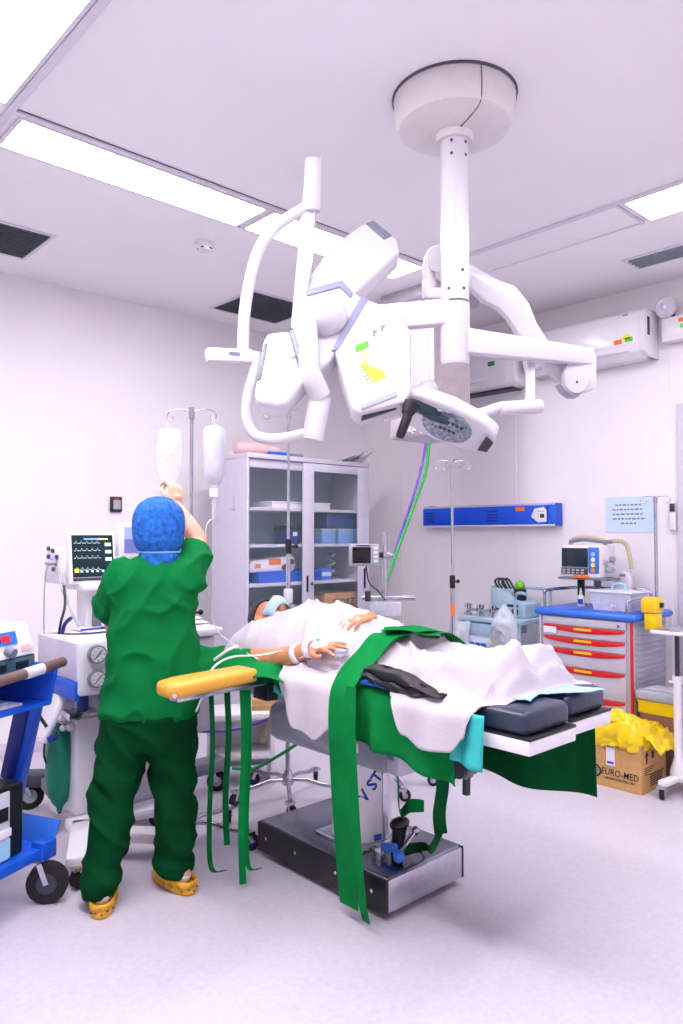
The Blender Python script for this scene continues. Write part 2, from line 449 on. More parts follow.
MB().lathe([(.07, 2.945), (.072, 2.975), (.06, 2.98)], MC, 32).build('collar', ivory_m, sl, True)
col = MB().lathe([(.054, 2.32), (.054, 2.96)], MC, 32).build('column', lampw_m, sl, True)
for a, z in ((a0-.35, 2.93), (a0+.75, 2.93), (a0-.35, 2.88), (a0+.75, 2.88), (a0+.5, 2.36), (a0-.6, 2.36), (a0+.4, 2.43)):
    n = Vector((math.cos(a), math.sin(a), 0)); p = cpt(a, .053, z)
    MB().cyl(p, p+n*.003, .006, seg=8).build('screw', dgrey_m, col, True)
MB().lathe([(.0545, 2.312), (.0545, 2.32)], MC, 32).build('joint_gap', seam_m, sl, True)
MB().lathe([(.05, 2.075), (.054, 2.08), (.057, 2.09), (.057, 2.312)], MC, 32).build('hub_sleeve', lampw_m, sl, True)
for z in (2.125, 2.215): MB().lathe([(.0575, z), (.0575, z+.003)], MC, 32, False).build('sleeve_seam', lgrey_m, sl, True)
# lower arm to the right, elbow, spring arm back up
A0 = W(466, 341, 2.85); A1 = W(590, 362, 2.98)
arm = MB()
ax = (A1-A0).normalized(); sd_ = ax.cross(Vector((0, 0, 1))).normalized()
arm.prism([A0+Vector((0, 0, .045))-sd_*.032, A1+Vector((0, 0, .05))-sd_*.032, A1+Vector((0, 0, -.016))-sd_*.032, A0+Vector((0, 0, -.05))-sd_*.032], sd_*.064, .008)
arm.build('lower_arm', lampw_m, sl, True)
E0 = W(588, 368, 2.98)
el = MB().prism([W(572, 352, 2.95), W(597, 354, 2.95), W(597, 388, 2.95), W(580, 394, 2.95), W(566, 390, 2.95), W(564, 372, 2.95)], FWD*.08, .008)
el.build('elbow', lampw_m, sl, True)
jd = MB().cyl(W(577, 382, 2.93), W(577, 382, 3.05), .043, seg=28, bev=.004).build('elbow_joint', lampw_m, sl, True)
MB().cyl(W(577, 382, 2.927), W(577, 382, 2.931), .005, seg=8).build('screw', dgrey_m, jd, True)
MB().prism([W(560, 383, 2.95), W(566, 391, 2.95), W(573, 396, 2.95), W(580, 396, 2.95), W(575, 392, 2.95), W(566, 386, 2.95)], FWD*.08, .002).build('joint_shade', greyp_m, sl, True)  # grey sliver standing for the shade under the elbow joint
sp = [(443, 255), (458, 266), (474, 277), (492, 290), (508, 297), (519, 310), (528, 328), (545, 352), (566, 376)]
def thick_arm(pts, d, hh, dep):
    """side profile band in the picture plane, extruded in depth"""
    P = [W(x, y, dd) for (x, y), dd in zip(pts, d)]
    up_, lo_ = [], []
    for i, p in enumerate(P):
        t = (P[min(i+1, len(P)-1)]-P[max(i-1, 0)]).normalized(); n = FWD.cross(t).normalized()
        if n.z < 0: n = -n
        up_.append(p+n*hh[i]); lo_.append(p-n*hh[i])
    return MB().prism(up_+lo_[::-1], FWD*dep, .006)
thick_arm(sp, [3.0]*9, [.03, .034, .04, .05, .055, .05, .042, .036, .034], .06).tri().build('spring_arm', lampw_m, sl, True)
MB().cyl(W(439, 259, 2.96), W(439, 259, 3.1), .05, seg=24, bev=.006).build('shoulder_joint', lampw_m, sl, True)
tp = MB().tube([W(446, 250, 3.02), W(434, 252, 3.02), W(429, 262, 3.02), W(429, 280, 3.02), W(429, 297, 3.02)], .024, 14)
tp.build('drop_tube', lampw_m, sl, True)
MB().cyl(W(429, 281, 3.02), W(429, 299, 3.02), .029, seg=18, bev=.004).beam(W(430, 294, 3.02), W(448, 294, 2.95), .05, .045, .008).build('drop_sleeve', lampw_m, sl, True)
# upper arm to the left, behind the big head
MB().beam(W(452, 312, 2.86), W(345, 322, 3.05), .06, .1, .012).build('upper_arm', lampw_m, sl, True)
# tall hanger bar and its curved yokes
H0, H1 = W(313, 170, 2.80), W(298, 330, 2.86)
MB().beam(H0, H1, .055, .05, .008, up=tuple(FWD)).build('hanger_bar', lampw_m, sl, True)
MB().cyl(W(314, 160, 2.78), W(312, 211, 2.80), .033, seg=20, bev=.004).build('hanger_cap', lampw_m, sl, True)
MB().tube([W(314, 203, 2.80), W(298, 212, 2.80), W(276, 227, 2.79), W(259, 251, 2.78), W(249, 285, 2.78), W(244, 320, 2.78), W(243, 357, 2.78)], .022, 14).build('yoke_tube', lampw_m, sl, True)
hb = MB().beam(W(206, 355, 2.72), W(252, 357, 2.79), .05, .05, .008).build('yoke_grip', lampw_m, sl, True)
MB().beam(W(229, 353, 2.727), W(240, 354, 2.742), .001, .012).build('nameplate', inkg_m, hb, True)
MB().tube([W(256, 352, 2.79), W(254, 372, 2.79), W(248, 395, 2.78), W(247, 418, 2.78), W(254, 434, 2.78), W(270, 439, 2.78), W(290, 437, 2.78), W(310, 432, 2.78)], .02, 14).build('yoke_tube', lampw_m, sl, True)
MB().cyl(W(320, 397, 2.78), W(313, 440, 2.78), .042, seg=22, bev=.005).build('pivot_cylinder', lampw_m, sl, True)
MB().tube([W(308, 322, 2.74), W(309, 345, 2.73), W(310, 372, 2.73), W(320, 396, 2.77)], [.036]*7+[.038]*6+[.042]*6, 14).build('pivot_fork', lampw_m, sl, True)
# three-lobed head: plane tilted back, lit side turned to the patient
HC = (325, 318)
def HP(x, y, off=0.):
    d = 2.80+(HC[1]-y)*.0011+(x-HC[0])*.0004
    return W(x, y, d)+HN*off
HN = (FWD*.93-UPV*.36).normalized()
def lobe(name, pts, dep=.10, bev=.016):
    return MB().prism([HP(x, y) for x, y in pts], HN*dep, bev, 3).tri().build(name, lampw_m, sl, True, ang=50)
up_l = lobe('lamp_lobe', [(305, 292), (311, 275), (322, 257), (341, 238), (362, 223), (372, 221), (398, 238), (400, 252), (376, 274), (352, 296), (342, 281)], .10)
rt_l = lobe('lamp_lobe', [(364, 297), (385, 305), (402, 316), (411, 330), (411, 392), (405, 402), (358, 413), (352, 408), (334, 350)], .11)
lf_l = lobe('lamp_lobe', [(290, 330), (268, 332), (263, 340), (254, 393), (257, 402), (276, 406), (286, 404), (308, 378), (300, 368)], .10)
hubc = [(305, 292), (342, 281), (352, 290), (364, 297), (336, 350), (330, 360), (312, 376), (302, 372), (292, 331)]
MB().prism([HP(x, y, .004) for x, y in hubc], HN*.11, .012, 3).tri().build('lamp_hub', lampw_m, sl, True, ang=50)
MB().ball(HP(325, 318, -.01), (.085, .085, .075), 28).build('hub_dome', lampw_m, sl, True)
def band(pts): MB().prism([HP(x, y, -.004) for x, y in pts], HN*.112, .002).build('lamp_band', band_m, sl, True)
band([(306, 291), (342, 281), (353, 293), (351, 298), (340, 287), (307, 296)])
band([(361, 297), (368, 300), (338, 350), (331, 351)])
band([(290, 331), (294, 330), (304, 364), (301, 371)])
# black grip slots
MB().prism([HP(366, 224, -.006), HP(373, 221, -.006), HP(392, 236, -.006), HP(384, 240, -.006)], HN*.03, .003).build('grip', mgrey_m, up_l, True)
MB().prism([HP(360, 404, -.006), HP(397, 391, -.006), HP(397, 397, -.006), HP(362, 410, -.006)], HN*.02, .002).build('grip_recess', greyp_m, rt_l, True)
MB().beam(HP(361, 411, .05), HP(396, 400, .05), .05, .026, .006).build('grip', dgrey_m, rt_l, True)
for x, y in ((366, 405), (393, 396)): MB().cyl(HP(x, y, .03), HP(x+1, y+6, .05), .012, seg=10).build('grip_mount', dgrey_m, rt_l, True)
MB().prism([HP(264, 344, -.004), HP(268, 343, -.004), HP(261, 380, -.004), HP(257, 380, -.004)], HN*.05, .002).build('grip', mgrey_m, lf_l, True)
MB().cyl(HP(292, 355, -.004), HP(292, 355, .0), .012, seg=12).build('cap', lampw_m, lf_l, True)
# stickers on the right lobe
def sticker(pts, m, name='sticker', lift=-.0035): MB().prism([HP(x, y, lift) for x, y in pts], HN*.003).build(name, m, rt_l, True)
sticker([(355, 346), (368, 341), (369, 347), (356, 353)], grnst_m)
sticker([(359, 354), (368, 351), (369, 355), (361, 359)], mat('sticker_peach', (246, 206, 150), .6))
sticker([(360, 365), (382, 357), (385, 377), (366, 384)], mat('sticker_cream', (246, 244, 190), .6))
sticker([(360, 365), (367, 362), (368, 366), (383, 371), (386, 378), (373, 383), (361, 368)], yelst_m, lift=-.0042)
for k in range(5): sticker([(361+k, 368+3*k), (366+k, 366+3*k), (366+k, 367+3*k), (361+k, 369+3*k)], inkg_m, 'print_line', -.005)
for x, y in ((373, 331), (381, 326)):
    sticker([(x, y), (x+1.6, y-.5), (x+2, y+5), (x+.4, y+5.5)], inkg_m, 'worn_letter'); sticker([(x+1, y+1), (x+4, y-.5), (x+4, y+.6), (x+1, y+2.1)], inkg_m, 'worn_letter')
# small side lamp, seen from below
L0 = W(442, 424, 2.86)
la = (RGT*.91-UPV*.41); lp = (RGT*.41+UPV*.91)
lb = (FWD*.86-lp*.5); ln = -(lp*.86+FWD*.5)
def LP(a, b, n=0.): return L0+la*a+lb*b+ln*n
ol = [(-.19, -.05), (-.12, -.10), (.0, -.115), (.12, -.105), (.2, -.07), (.215, .0), (.2, .07), (.12, .105), (.0, .115), (-.12, .10), (-.19, .05)]
MB().prism([LP(a, b) for a, b in ol], -ln*.06, .016, 3).tri().build('side_lamp_body', lampw_m, sl, True, ang=50)
MB().prism([LP(.02+.1*math.cos(t*PI/14), .088*math.sin(t*PI/14), -.001) for t in range(28)], ln*.006, .002).build('side_lamp_lens', lens_m, sl, True)
for k in range(9):
    a = .0+.018*(k % 5); b = -.03+.022*(k//5)*2
    MB().box(LP(a, b, .007), (.012, .012, .004), Matrix((la, lb, ln)).transposed()).build('lamp_led', dgrey_m, sl, True)
MB().prism([LP(.17, -.045, .001), LP(.205, -.03, .001), LP(.205, .03, .001), LP(.17, .045, .001)], ln*.012, .003).build('side_grip', dgrey_m, sl, True)
bk = mat('lamp_black', (20, 50, 60), .4)
MB().prism([W(400, 401, 2.80), W(424, 397, 2.80), W(441, 405, 2.80), W(440, 417, 2.80), W(428, 416, 2.80), W(414, 409, 2.80)], FWD*.05, .004).build('handle_plate', bk, sl, True)
MB().prism([W(424, 414, 2.79), W(449, 418, 2.79), W(448, 425, 2.79), (W(430, 419, 2.79))], FWD*.03, .003).build('handle_plate', bk, sl, True)
MB().cyl(W(412, 404, 2.76), W(407, 414, 2.75), .034, .022, seg=18).build('handle_cup', black_m, sl, True)
MB().tubev([W(409, 409, 2.75), W(407, 418, 2.75), W(400, 436, 2.74), W(399.4, 438, 2.74)], [.016, .018, .017, .012], 14).build('sterile_handle', black_m, sl, True)
MB().ball(W(426, 390, 2.95), (.05, .05, .045), 20).build('side_dome', lampw_m, sl, True)
MB().prism([W(404, 390, 2.80), W(414, 389, 2.80), W(466, 407, 2.80), W(470, 413, 2.80), W(470, 424, 2.80), W(430, 408, 2.80)], FWD*.08, .008).build('side_fork', lampw_m, sl, True)
MB().tube([W(382, 415, 2.86), W(395, 412, 2.86), W(404, 410, 2.86)], [.026, .028, .028, .028, .028, .028, .028, .027, .027, .026, .026, .025, .024], 14).build('side_knob', lampw_m, sl, True)
MB().tube([W(464, 415, 2.84), W(482, 413, 2.84), W(497, 408, 2.85), W(512, 408, 2.86)], .02, 12).build('side_arm', lampw_m, sl, True)
MB().cyl(W(500, 408.5, 2.85), W(541, 406, 2.88), .027, seg=18, bev=.005).build('side_pivot', lampw_m, sl, True)
MB().beam(W(530, 356, 2.97), W(530, 406, 2.88), .034, .03, .006, up=tuple(FWD)).build('side_drop', lampw_m, sl, True)
me = text_mesh('marLED', .022)
me.transform(Matrix.Translation(W(454, 412, 2.795)) @ Matrix((la, lp, -FWD)).transposed().to_4x4())
place(me, 'lettering', inkg_m, sl, True)

# ================================================================ service column (ceiling gas pendant)
p0 = onz(433, 283, ZC); SC = (p0.x, p0.y)
sc = thing('service_column', 'square ceiling service column of grey steel with hoses below', 'service column', (SC[0]+.2, SC[1]+.2, ZC))
x0, y0 = SC
steelp_m = mat('column_panel', (212, 204, 218), .35, .1, var=.03)
beigep_m = mat('column_side', (206, 194, 196), .35, .2, var=.04)
zb = 2.10
MB().mm((x0, y0, zb), (x0+.4, y0+.4, 3.06), .004).build('body', steelp_m, sc, True)
MB().mm((x0-.05, y0-.05, 3.04), (x0+.45, y0+.45, ZC), .006).build('ceiling_cover', mat('column_cover', (196, 188, 200), .4, .1), sc, True)
MB().mm((x0+.02, y0-.006, zb+.02), (x0+.38, y0, 2.9)).build('side_panel', beigep_m, sc, True)
MB().mm((x0-.006, y0+.03, zb+.16), (x0, y0+.37, 2.9)).build('front_panel', steelp_m, sc, True)
MB().mm((x0-.012, y0-.012, zb), (x0+.012, y0+.012, 3.04), .003).build('corner_post', lgrey_m, sc, True)
op = MB().mm((x0-.012, y0+.03, zb+.01), (x0, y0+.37, zb+.13), .003).build('outlet_panel', beigep_m, sc, True)
for k in range(4):
    yy = y0+.06+k*.075
    MB().cyl((x0-.012, yy, zb+.03), (x0-.05, yy, zb+.03), .018, seg=12).cyl((x0-.05, yy, zb+.03), (x0-.06, yy, zb+.03), .011, seg=10).build('gas_outlet', chrome_m, op, True)
hs = x0-.05
def hose(name, pts, r, m, label, cat='hose', group=None):
    return tag(MB().tube(pts, r, 10, 8).build(name, m, None, True), label, cat, group)
HO = Vector((x0-.05, y0+.06, zb+.02)); d0 = (HO-EYE).dot(FWD)
HO = W(429, 443, d0)
hg = hose('gas_hose', [HO, W(426, 470, d0-.05), W(416, 500, d0-.15), W(404, 532, d0-.3), W(392, 565, d0-.5), W(384, 590, d0-.62), W(378, 608, d0-.7), W(374, 640, d0-.75), W(369, 700, d0-.8)], .011, hoseg_m, 'green gas hose slanting down from the service column', 'hose')
hp = hose('gas_hose', [HO+Vector((.0, .03, 0)), W(422, 465, d0-.02), W(412, 500, d0-.12), W(400, 535, d0-.28), W(389, 575, d0-.5), W(380, 598, d0-.6), W(366, 622, d0-.68), W(352, 650, d0-.7), W(340, 700, d0-.7)], .009, hosep_m, 'purple gas hose twisted around the green hose', 'hose')

# ================================================================ things on the right wall
def ac_unit(v0, v1, z0, z1, label, logo=True):
    t = thing('air_conditioner', label, 'air conditioner', (UW, (v0+v1)/2, z0), -PI/2, 'split air conditioners on the wall')
    L = v1-v0; h = z1-z0; D = .23
    prof = [(0, 0), (0, h), (-D*.82, h), (-D*.95, h*.93), (-D, h*.72), (-D, h*.3), (-D*.9, h*.1), (-D*.6, 0)]
    body = MB().prism([(-L/2, y, z) for y, z in prof], (L, 0, 0), .008).tri().build('body', white_m, t)
    MB().prism([(-L/2-.008, y*1.01, z) for y, z in prof], (.04, 0, 0), .006).tri().build('end_cap', whitep_m, t)
    MB().prism([(L/2-.032, y*1.01, z) for y, z in prof], (.04, 0, 0), .006).tri().build('end_cap', whitep_m, t)
    MB().box((0, -D*.965, h*.2), (L*.8, .012, .055), Matrix.Rotation(-.42, 3, 'X'), .003).build('louvre', white_m, t)
    MB().box((0, -D*.935, h*.315), (L*.82, .012, .003), None).build('louvre_gap', mgrey_m, t)
    return t, L, h, D
t, L, h, D = ac_unit(2.215, 3.12, 2.60, 2.915, 'wide white wall air conditioner beside the emergency light')
MB().box((L/2+.003+.006, -.16, .2), (.004, .03, .12)).build('display', dgrey_m, t)
for x, z, m in ((.345, .135, yelst_m), (.285, .11, orange_m), (.36, .115, grnst_m)): MB().box((x, -D-.001, z), (.055, .002, .03)).build('sticker', m, t)
for k in range(4): MB().box((-.15+k*.018, -D-.001, .16), (.012, .002, .014 if k % 2 else .02)).build('worn_letter', ink_m, t)
for k in range(3): MB().box((.32+k*.013, -D*.955-.001, .285), (.009, .003, .01)).build('worn_letter', inkg_m, t)
t, L, h, D = ac_unit(3.20, 4.12, 2.55, 2.86, 'second white wall air conditioner behind the lamp arm and column')
for x, z, m in ((-.02, .17, orange_m), (-.06, .12, red_m), (.25, .19, hoseg_m)): MB().box((x, -D-.001, z), (.06, .002, .035)).build('sticker', m, t)
MB().box((0, -.1, -.004), (.8, .12, .012)).build('outlet_slot', black_m, t)
em = thing('emergency_light', 'white twin-spot emergency light box with orange and green stickers', 'emergency light', (UW, 1.985, 2.69), -PI/2)
MB().mm((-.17, -.09, 0), (.2, 0, .16), .012).build('housing', white_m, em)
for x in (-.13, .14):
    hd = MB().cyl((x, -.05, .235), (x, -.115, .222), .062, .07, seg=24, bev=.006).build('lamp_head', lampw_m, em)
    MB().cyl((x, -.112, .223), (x, -.12, .221), .055, seg=24).build('reflector', chrome_m, hd)
    MB().ball((x, -.12, .221), (.016, .008, .016), 10).build('bulb', whitep_m, hd)
    MB().cyl((x+.03, -.05, .15), (x+.02, -.05, .2), .012, seg=10).build('swivel', dgrey_m, hd)
for x, z, m in ((-.03, .125, orange_m), (-.02, .085, grnst_m)): MB().box((x, -.091, z), (.05, .002, .025)).build('sticker', m, em)
MB().box((.05, -.06, -.003), (.12, .03, .006)).build('vent_slot', dgrey_m, em)
# long blue wall unit
bu = thing('wall_unit', 'long bright blue wall unit with white trim and control end', 'wall unit', (UW, 3.62, 1.49), -PI/2)
MB().mm((-.60, -.10, .012), (.60, 0, .155), .006).build('blue_cover', pnlblue_m, bu)
MB().mm((-.60, -.085, .155), (.66, 0, .172), .004).build('top_trim', lgrey_m, bu)
MB().mm((-.60, -.095, 0), (.66, 0, .012), .003).build('bottom_trim', whitep_m, bu)
MB().prism([(.60, -.09, .008), (.66, -.09, .0), (.675, -.07, .0), (.675, -.07, .17), (.655, -.09, .17), (.60, -.09, .15)], (0, .09, 0), .006).build('end_block', blue_m, bu)
ce = MB().prism([(.47, -.102, .07), (.50, -.102, .13), (.58, -.102, .14), (.6, -.102, .12), (.6, -.102, .03), (.53, -.102, .025)], (0, .02, 0), .003).build('control_panel', whitep_m, bu)
MB().mm((.55, -.1045, .06), (.585, -.1015, .09)).build('display', dgrey_m, ce)
for k in range(3): MB().mm((.53+k*.02, -.1045, .105), (.54+k*.02, -.1015, .112)).build('button', mgrey_m, ce)
for c in (-.52, .12):
    for k in range(4): MB().mm((c-.05, -.1025, .04+k*.024), (c+.05, -.0995, .05+k*.024)).build('grille_bar', dblue_m, bu)
MB().mm((.335, -.103, .115), (.415, -.0995, .145)).build('sticker', orange_m, bu)
MB().mm((-.58, -.04, .172), (-.53, -.01, .18)).build('hook', steel_m, bu)
# notice and remote holder
nt_ = thing('notice_sheet', 'pale blue printed notice taped to the wall behind the drip pole', 'notice', (UW, 2.425, 1.44), -PI/2)
MB().mm((-.178, -.004, 0), (.178, -.001, .245)).build('paper', paperb_m, nt_)
for k in range(5):
    wd = (.19, .23, .23, .23, .11)[k]; x = -wd/2-.01
    while x < wd/2-.02:
        ww = random.uniform(.014, .032); MB().mm((x, -.0052, .185-k*.032), (min(x+ww, wd/2), -.004, .196-k*.032)).build('print_line', inkg_m, nt_); x += ww+.008
rh = thing('remote_holder', 'small white wall holder with an air conditioner remote by the door frame', 'remote control', (UW, 2.125, 1.455), -PI/2)
MB().mm((-.022, -.03, 0), (.022, 0, .11), .004).build('holder', whitep_m, rh)
rm = MB().mm((-.019, -.024, .06), (.019, -.006, .18), .004).build('remote', whitep_m, rh)
MB().mm((-.017, -.026, .12), (.017, -.023, .175), .001).build('display', dgrey_m, rm)
# little black thermometer on the left wall
th = thing('wall_thermometer', 'small black wall thermometer above the patient monitor', 'thermometer', (2.424, VW, 1.585))
MB().mm((-.042, -.025, 0), (.042, 0, .11), .006).build('case', black_m, th)
MB().mm((-.025, -.027, .02), (.03, -.024, .085), .001).build('display', greyp_m, th)
MB().mm((-.02, -.028, .09), (.02, -.025, .1)).build('mark', red_m, th)
# ================================================================ operating table (long axis along y, head towards the left wall)
TU = 2.21
tb = thing('operating_table', 'operating table with steel box base, white pillar and navy leg cushions', 'operating table', (2.24, 2.33, 0))
# base
b_ = MB().mm((2.015, 1.94, .03), (2.46, 2.715, .155), .012, 3).build('base_cover', bsteel_m, tb, True)
MB().mm((2.004, 1.93, .025), (2.018, 2.72, .152), .008, 3).build('base_side', black_m, b_, True)
MB().mm((2.45, 1.93, .025), (2.467, 2.72, .152), .006).build('base_side', black_m, b_, True)
MB().mm((2.018, 1.928, .03), (2.45, 1.942, .15), .004).build('base_end', steel_m, b_, True)
MB().mm((2.018, 2.712, .03), (2.45, 2.722, .15), .004).build('base_end', black_m, b_, True)
for v in (2.0, 2.2, 2.45, 2.65): MB().cyl((2.0, v, .095), (2.006, v, .095), .007, seg=10).build('screw', chrome_m, b_, True)
for u in (2.09, 2.39):
    for v in (2.02, 2.64): MB().cyl((u, v, 0), (u, v, .035), .03, seg=14).build('foot', rubber_m, tb, True)
# pillar
PC, PR = Vector((2.24, 2.295, 0)), .125
pil = MB().lathe([(PR+.006, .155), (PR, .17), (PR*.96, .56)], Matrix.Translation(PC), 40).build('pillar', white_m, tb, True)
pa = math.atan2(-FWD.y, -FWD.x)
def pilp(th, z, r=PR): return PC+Vector((r*math.cos(pa+th), r*math.sin(pa+th), z))
MB().beam(pilp(.85, .17, PR+.002), pilp(.85, .54, PR-.004), .03, .01, .003, up=tuple(pilp(.85, 0, 1)-PC)).build('pillar_rail', steel_m, pil, True)
MB().mm((2.1, 2.15, .15), (2.38, 2.44, .168), .006).build('pillar_collar', steel_m, tb, True)
me = text_mesh('V STAR', .07, .0015, bold=.0016)
me.transform(Matrix.Rotation(math.radians(52), 4, 'Z'))
for v_ in me.vertices:
    x, y, z = v_.co; v_.co = pilp(.50+x/PR, .425+y, PR-.002+z)
place(me, 'lettering', inkb_m, pil, True)
lp_ = pilp(.5, .185, PR+.003); MB().box(lp_, (.004, .035, .024), Matrix.Rotation(pa+.5, 3, 'Z')).build('type_label', trayblue_m, pil, True)
# lever clamp with blue knobs on the base
lv = MB().mm((2.10, 2.05, .155), (2.15, 2.10, .21), .006).build('brake_clamp', steel_m, tb, True)
MB().cyl((2.13, 2.06, .2), (2.13, 2.0, .215), .018, seg=12).ball((2.13, 1.98, .19), .024, 12).build('blue_knob', trayblue_m, lv, True)
MB().tube([(2.13, 1.98, .19), (2.2, 2.0, .22), (2.27, 2.02, .24)], .008, 8).ball((2.27, 2.02, .24), .018, 10).build('lever', steel_m, lv, True)
MB().cyl((2.2, 2.06, .155), (2.21, 2.05, .26), .022, .03, seg=14).ball((2.21, 2.05, .275), (.05, .03, .025), 14).build('black_knob', black_m, lv, True)
# head housing under the top
hs_ = MB().mm((2.06, 1.98, .50), (2.37, 2.74, .67), .05, 4).build('housing', tgrey_m, tb, True)
MB().mm((2.05, 1.9, .52), (2.37, 1.98, .70), .02, 3).build('housing_end', lgrey_m, hs_, True)
MB().mm((2.12, 1.893, .56), (2.22, 1.905, .60), .003).build('end_recess', mgrey_m, hs_, True)
MB().mm((2.047, 1.93, .58), (2.053, 1.965, .61), .003).build('end_recess', mgrey_m, hs_, True)
pl = MB().mm((2.056, 2.13, .565), (2.062, 2.29, .60), .001).build('nameplate', whitep_m, hs_, True)
for k in range(6): MB().mm((2.054, 2.145+k*.022, .577), (2.0565, 2.158+k*.022, .588)).build('print_mark', ink_m, pl, True)
ckr = MB().cyl((2.20, 2.73, .59), (2.20, 2.775, .59), .05, seg=24, bev=.006).build('crank_socket', whitep_m, tb, True)
MB().cyl((2.2, 2.77, .59), (2.2, 2.83, .59), .022, seg=14).beam((2.19, 2.82, .60), (2.12, 2.84, .45), .035, .03, .008).build('crank_handle', beige_m, ckr, True)
MB().prism([(2.36, 1.94, .6), (2.36, 1.86, .55), (2.36, 1.82, .5), (2.36, 1.84, .46), (2.36, 1.9, .47), (2.36, 2.0, .54)], (.05, 0, 0), .006).build('joint_plate', mgrey_m, tb, True)
MB().cyl((2.34, 1.86, .50), (2.43, 1.86, .50), .034, seg=18).build('joint_pin', dgrey_m, tb, True)
MB().cyl((2.38, 1.845, .62), (2.38, 1.85, .40), .016, seg=12).build('spindle', dgrey_m, tb, True)
# frame and cushions
MB().mm((2.0, 1.80, .70), (2.42, 2.9, .78), .01).build('top_frame', steel_m, tb, True)
for u in (TU-.29, TU+.275): MB().mm((u, 1.78, .765), (u+.014, 3.06, .795), .003).build('side_rail', steel_m, tb, True)
MB().mm((TU-.27, 2.38, .78), (TU+.27, 3.06, .86), .025, 3).build('back_cushion', navy_m, tb, True)
MB().mm((TU-.27, 1.78, .78), (TU+.27, 2.36, .86), .025, 3).build('seat_cushion', navy_m, tb, True)
for u0, u1, v0 in ((TU-.285, TU-.02, 1.265), (TU+.015, TU+.275, 1.30)):
    MB().mm((u0, v0-.004, .762), (u1, 1.76, .808), .005).build('leg_plate', white_m, tb, True)
    c = MB().mm((u0+.005, v0+.01, .812), (u1-.005, 1.76, .89), .026, 4).build('leg_cushion', navy_m, tb, True)
    MB().mm((u0+.0, v0-.006, .806), (u1-.0, 1.7, .815), .002).build('cushion_edge', black_m, c, True)
# arm board with yellow pad
ab = MB().prism([(1.80, 2.435, .832), (1.80, 2.57, .832), (1.45, 2.53, .832), (1.37, 2.49, .832), (1.365, 2.40, .832), (1.40, 2.365, .832)], (0, 0, .055), .018, 3).build('arm_board', yel_m, tb, True)
MB().beam((1.9, 2.5, .818), (1.42, 2.45, .818), .06, .02, .004).build('arm_board_rail', steel_m, ab, True)
MB().mm((1.86, 2.46, .74), (1.92, 2.56, .815), .008).build('arm_board_clamp', black_m, ab, True)
MB().cyl((1.388, 2.375, .848), (1.380, 2.367, .848), .009, seg=10).build('bolt', chrome_m, ab, True)

# ---------------------------------------------------------------- patient
HB = [(1.30, .02), (1.385, .015), (1.41, .09), (1.45, .165), (1.51, .155), (1.58, .115), (1.7, .095), (1.85, .10), (2.0, .13), (2.12, .155), (2.3, .195), (2.45, .215), (2.6, .205), (2.75, .165), (2.85, .135), (2.92, .11), (3.0, .05)]
ZT = .872
def body_z(u, v, lift=0.):
    """height of the covered body above the table"""
    h = interp(v, HB); x = (u-TU)/.235
    k = max(0, 1-abs(x)**2.6) if abs(x) < 1 else 0
    leg = 0.
    if v < 2.05:                                   # valley between the legs
        f = smooth(2.05, v, v+.0001) if False else smooth(2.05-v, 0, .25)
        leg = -.35*f*math.exp(-((u-TU)/.045)**2)
    return ZT+lift+h*k**.75*(1+leg)
pt = MB()
HD = W(270, 619, 3.66)                            # head centre
def limb(mb, pts, rad, seg=14):
    P = [Vector(p) for p in pts]
    q = cm(P, 5); n = len(q); rr = []
    for i in range(n):
        t = i/(n-1)*(len(rad)-1); k = min(int(t), len(rad)-2); rr.append(rad[k]*(1-(t-k))+rad[k+1]*(t-k))
    mb.tubev(q, rr, seg); mb.ball(P[0], rad[0]*.98, 12); mb.ball(P[-1], rad[-1]*.98, 12)
def rings_y(mb, tab):
    """torso rings along y: (y, cx, cz, rx, rz)"""
    R = []
    for y, cx, cz, rx, rz in tab: R.append([(cx+rx*math.cos(k*PI/12), y, cz+rz*math.sin(k*PI/12)) for k in range(24)])
    mb.loft(R)
rings_y(pt, [(2.84, TU, .945, .07, .05), (2.80, TU, .945, .15, .065), (2.72, TU, .955, .19, .085), (2.6, TU, .958, .165, .085), (2.45, TU, .96, .16, .09), (2.3, TU, .955, .165, .082), (2.18, TU, .945, .17, .07), (2.08, TU, .935, .14, .06)])
limb(pt, [(TU, 2.78, .95), (TU, 2.88, .97), HD-Vector((0, .03, 0))], [.06, .055, .05])
# head lying face up (crown towards +y)
def hb(x, y, z): return HD+Vector((x, y, z))
pt.ball(HD+Vector((0, .03, -.005)), (.074, .098, .09), 20)
pt.ball(HD+Vector((0, -.035, .01)), (.058, .07, .075), 18)
limb(pt, [hb(0, -.01, .085), hb(0, -.035, .105)], [.010, .015], 8)        # nose
pt.ball(hb(0, -.055, .078), (.022, .008, .01), 10); pt.ball(hb(0, -.068, .076), (.02, .008, .01), 10); pt.ball(hb(0, -.095, .06), (.022, .02, .022), 10)
for s_ in (-1, 1):
    pt.ball(hb(s_*.028, .012, .072), (.014, .010, .010), 10)
    pt.ball(hb(s_*.074, -.0, -.005), (.012, .03, .02), 10)                 # ears
# legs
for s_ in (-1, 1):
    limb(pt, [(TU+s_*.085, 2.14, .925), (TU+s_*.085, 1.80, .918), (TU+s_*.085, 1.52, .912)], [.062, .046, .034])
    limb(pt, [(TU+s_*.085, 1.50, .912), (TU+s_*.085, 1.485, .94), (TU+s_*.08, 1.48, .96)], [.03, .028, .02])
